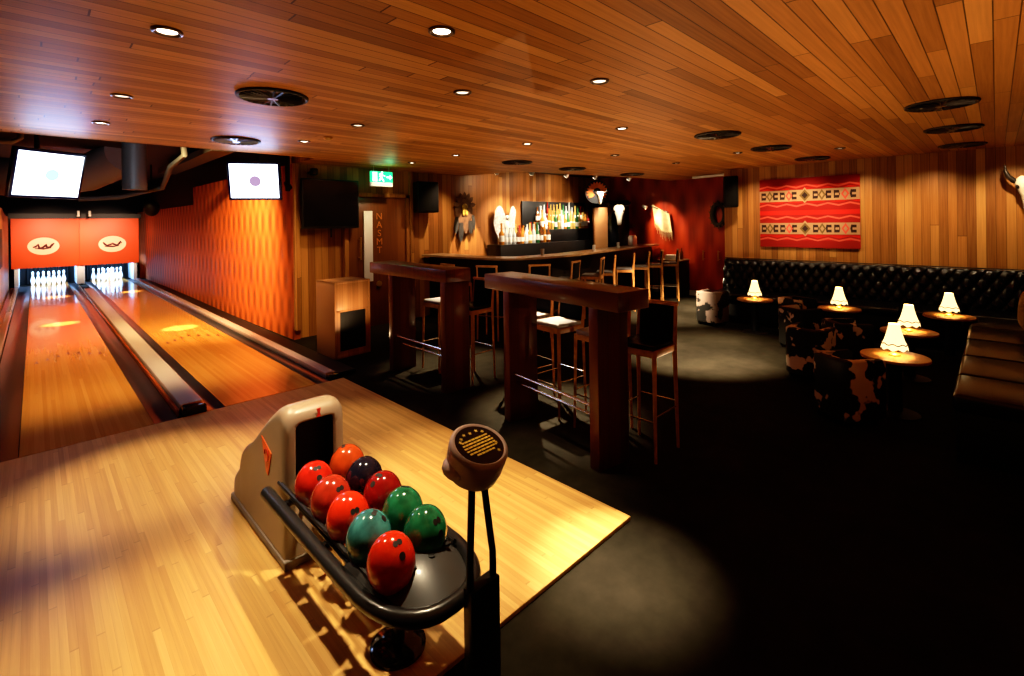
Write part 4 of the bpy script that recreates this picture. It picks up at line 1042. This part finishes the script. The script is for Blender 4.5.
d_on = downlight(M['lens_on']); d_dim = downlight(M['lens_dim'])
DL = [(.495, 3.0, 1, 'downlight at upper left of the plank ceiling, nearest the left edge'), (1.525, 2.04, 1, 'downlight at top centre of the plank ceiling, nearest the camera'), (2.89, 2.0, 0, 'downlight above the near bar table'),
      (.485, 4.705, 0, 'tilted dark downlight left of the large swirl vent'), (2.35, 2.89, 0, 'downlight right of the large swirl vent'), (.463, 6.04, 1, 'small bright downlight just above the left lane screen'),
      (2.34, 4.56, 0, 'downlight between the swirl vent and exit sign'), (4.54, 2.86, 1, 'brightest downlight in mid ceiling, right of centre'), (2.31, 5.85, 1, 'small downlight near the bluish swirl vent'),
      (4.445, 5.636, 1, 'small bright downlight in front of the wall speaker'), (4.5, 4.235, 1, 'bright downlight in mid ceiling left of the brightest one'), (4.43, 6.79, 1, 'small downlight just right of the exit sign'),
      (6.31, 4.1, 0, 'dim downlight behind the brightest one'), (8.04, 3.97, 0, 'dim downlight near the corner speaker'), (7.54, 2.74, 0, 'dim downlight between the vents toward the rug'), (8.25, 1.58, 0, 'dim downlight above the rug side tables')]
f1 = f0 = True
for x, y, on, lab in DL:
    src = d_on if on else d_dim
    lab = 'recessed ' + lab
    if on and f1: src.location = (x, y, H); src['label'] = lab; f1 = False
    elif not on and f0: src.location = (x, y, H); src['label'] = lab; f0 = False
    else: dup(src, (x, y, H), 0, lab)
mb = MB(); mb.lathe([(.05, 0), (.05, -.02), (.03, -.035), (0, -.035)], (2.406, 5.408, H), n=20); tag(mb.build('smoke_detector', M['brass']), 'small brass-coloured smoke detector on the ceiling left of the exit sign', 'smoke detector')
# spot heads in the black slot above the bar
for k, (x, y) in enumerate(((6.9, 7.35), (7.6, 7.0), (8.6, 6.85), (9.5, 6.7), (10.6, 6.45))):
    t = thing('bar_spotlight', 'silver spotlight in the black slot above the bar, %s' % ('leftmost', 'second from left', 'third from left', 'fourth from left', 'rightmost')[k], 'spotlight', (x, y, 0), 0, 'spotlights above the bar')
    mb = MB(); mb.cone((0, 0, 2.95), (0, 0, 3.07), .02, n=10); mb.build('stem', M['black'], t)
    mb = MB(); mb.cone((0, -.03, 2.97), (0, .05, 2.88), .04, .055, n=16); mb.build('lamp_head', M['steel'], t)
    mb = MB(); mb.cone((0, .0505, 2.8795), (0, .053, 2.8765), .05, n=16); mb.build('lens', M['lens_on'], t)

# ------------------------------------------------------------------ lights
def spot(loc, tgt, e, ang, blend=.6, col=(1, .74, .46), r=.03):
    l = bpy.data.lights.new('spot', 'SPOT'); l.energy = e; l.spot_size = R(ang); l.spot_blend = blend; l.color = col; l.shadow_soft_size = r
    o = bpy.data.objects.new('spot_light', l); C.objects.link(o); o.location = loc
    o.rotation_euler = (Vector(tgt) - Vector(loc)).to_track_quat('-Z', 'Y').to_euler()
    return o
def point(loc, e, col, r=.05):
    l = bpy.data.lights.new('point', 'POINT'); l.energy = e; l.color = col; l.shadow_soft_size = r
    o = bpy.data.objects.new('point_light', l); C.objects.link(o); o.location = loc
    return o
def area(loc, tgt, e, sx, sy, col):
    l = bpy.data.lights.new('area', 'AREA'); l.shape = 'RECTANGLE'; l.size = sx; l.size_y = sy; l.energy = e; l.color = col; l.specular_factor = .15 if e < 20 else 1
    o = bpy.data.objects.new('area_light', l); C.objects.link(o); o.location = loc
    o.rotation_euler = (Vector(tgt) - Vector(loc)).to_track_quat('-Z', 'Y').to_euler()
    return o
W1 = (1, .80, .52); W2 = (1, .72, .42)
Z_ = H - .03
# downlights over the approach and bar floor
spot((.495, 3.0, Z_), (.55, 2.45, 0), 330, 50, .8, W1)
spot((1.525, 2.04, Z_), (1.4, 2.15, .4), 330, 58, .8, W1)
spot((2.35, 2.89, Z_), (2.15, 2.6, 0), 330, 50, .8, W1)
spot((.485, 4.705, Z_), (.62, 4.35, 0), 330, 40, .8, W1)
spot((2.34, 4.56, Z_), (1.7, 3.9, 0), 170, 46, .8, W1)
spot((2.89, 2.0, Z_), (2.20, 1.42, 0), 1500, 22, 1, W1)
spot((4.54, 2.86, Z_), (6.5, 2.9, 0), 5200, 42, 1, W1)
spot((4.5, 4.235, Z_), (3.6, 3.1, 0), 1800, 34, 1, W1)
spot((6.31, 4.1, Z_), (8.9, 4.5, 0), 5000, 38, 1, W1)
spot((8.04, 3.97, Z_), (10.1, 4.5, 0), 3000, 30, 1, W1)
spot((4.445, 5.636, Z_), (3.9, 5.1, 0), 1000, 40, 1, W1)
# lanes
for x, y in ((.33, 12.6), (1.85, 10.4), (1.93, 17.3), (.4, 17.6)): spot((x, y + .1, 3.3), (x, y, 0), 3500, 11, .7, (1, .72, .40))  # added narrow spots, their pools imitate lamp reflections on the boards
spot((.463, 6.04, Z_), (.4, 8.3, 0), 420, 84, .9, (1, .66, .30))
spot((2.31, 5.85, Z_), (1.75, 8.3, 0), 420, 84, .9, (1, .66, .30))
spot((.9, 9.5, 3.35), (1.0, 10.3, 0), 450, 84, 1, (1, .60, .24))  # this spot and the next are added to brighten the lanes
spot((.9, 14.0, 3.35), (1.0, 15.0, 0), 500, 100, 1, (1, .58, .24))
spot((1.2, 8.6, 3.3), (2.9, 10.4, 1.0), 2100, 88, 1, (1, .66, .29))
spot((1.5, 12.5, 3.3), (2.8, 14.5, 1.2), 1300, 84, 1, (1, .52, .22))
spot((.3, 15.5, 3.3), (.3, 21, 1.35), 2400, 30, 1, (1, .66, .45))
spot((1.8, 15.5, 3.3), (1.8, 21, 1.35), 2400, 30, 1, (1, .66, .45))
area((.31, 21.45, .95), (.31, 21.5, 0), 70, .8, .4, (.32, .60, 1)); area((1.8, 21.45, .95), (1.8, 21.5, 0), 70, .8, .4, (.32, .60, 1))
# wall washing
for y in (3.3, 2.5, 1.6, .7, -.2): spot((9.25, y, Z_), (10.05, y, 1.2), 78, 96, 1, W2)
spot((8.0, 2.44, Z_), (10.05, 2.44, 1.95), 150, 38, .8, W1)
for x, e in ((3.4, 36), (4.4, 60)): spot((x, 7.1, Z_), (x, 8.05, 1.2), e, 96, 1, W2)
spot((5.75, 7.1, Z_), (5.75, 8.05, 1.2), 110, 90, .9, W2)
for x in (7.3, 8.4, 9.5): spot((x, 7.0, 2.95), (x, 8.05, 2.4), 60, 90, 1, (1, .76, .5))
spot((.3, 14.8, 3.3), (-.56, 16.5, 1.2), 900, 50, 1, (1, .6, .3))  # added spot, brightens the left partition wall
spot((6.45, 7.3, 2.84), (6.62, 8.03, 1.40), 520, 32, .2, W1)
for x in (7.6, 8.5, 9.4, 10.2): spot((x, 6.8, 2.9), (x, 7.85, 1.75), 260, 64, .8, (1, .86, .66))
spot((9.6, 6.5, 2.9), (10.42, 7.2, 1.5), 160, 36, .8, (1, .82, .6))
spot((11.2, 6.42, 2.16), (11.44, 5.7, 1.35), 90, 90, .9, (1, .72, .42))
spot((10.6, 6.3, 2.9), (11.45, 6.0, 1.75), 260, 46, .8, (1, .74, .45))
spot((9.85, 6.3, 2.9), (10.72, 6.86, 2.0), 260, 20, .8, (1, .86, .66))
spot((10.0, 5.0, Z_), (11.5, 4.9, 1.2), 60, 60, .9, W2)
spot((8.0, 4.6, Z_), (8.0, 5.7, 1.0), 150, 110, 1, W2)
# unseen uplights added near the floor to brighten the plank ceiling
UP = (1, .66, .36)
for p, e in (((1.2, -.9, .7), 130), ((3.6, -.6, .6), 90), ((4.4, 1.6, .25), 85), ((6.4, 3.6, .25), 95), ((4.6, 4.3, .25), 75), ((8.2, 4.5, .25), 85), ((1.0, 4.9, .3), 60), ((3.1, 6.0, .3), 50)):
    spot(p, (p[0], p[1], 3), e, 165, 1, UP, 0)
# lamps
for x, y, _, _ in spots: point((x, y, .76), 5, (1, .70, .34), .04)
spot((.5, 8.2, 2.5), (1.2, 11.5, 3.05), 160, 60, 1, (.8, .85, 1))  # added spot without a fixture, brings out the ducts in the void
# exit sign, screens
point((4.33, 7.3, 2.68), 2.2, (.1, 1, .5), .08)
area((.2, 7.40, 2.44), (.6, 5.5, 2.1), 8, .5, .4, (.34, .5, 1)); area((2.16, 7.26, 2.46), (1.5, 5.5, 2.1), 8, .5, .4, (.34, .5, 1))

w = bpy.data.worlds.new('World'); S.world = w; w.use_nodes = True
w.node_tree.nodes['Background'].inputs[0].default_value = (1, .62, .38, 1)
w.node_tree.nodes['Background'].inputs[1].default_value = .07

# ------------------------------------------------------------------ camera
cam = bpy.data.cameras.new('Camera'); co = bpy.data.objects.new('Camera', cam); C.objects.link(co)
cam.sensor_width = 36; cam.lens = 36 * 481 / 1024; cam.clip_start = .05
yaw = R(45.2); roll = R(.75)
cr, sr = math.cos(roll), math.sin(roll)
# principal point in the picture sits at (512, 222.4)
cam.shift_y = -(338 - 222.4) / 1024
F = Vector((math.cos(yaw), math.sin(yaw), 0)); Rv = Vector((math.sin(yaw), -math.cos(yaw), 0)); U = Vector((0, 0, 1))
Xc = Rv * cr - U * sr; Yc = Rv * sr + U * cr
mat = Matrix((Xc, Yc, -F)).transposed().to_4x4(); mat.translation = (0, 0, 1.85)
co.matrix_world = mat
S.camera = co
S.view_settings.view_transform = 'Standard'
S.view_settings.look = 'None'
S.view_settings.exposure = 0
S.view_settings.use_curve_mapping = True
cm = S.view_settings.curve_mapping
cv = cm.curves[3]
for x, y in ((.012, .0035), (.06, .042), (.22, .22), (.55, .62)): cv.points.new(x, y)
cm.update()
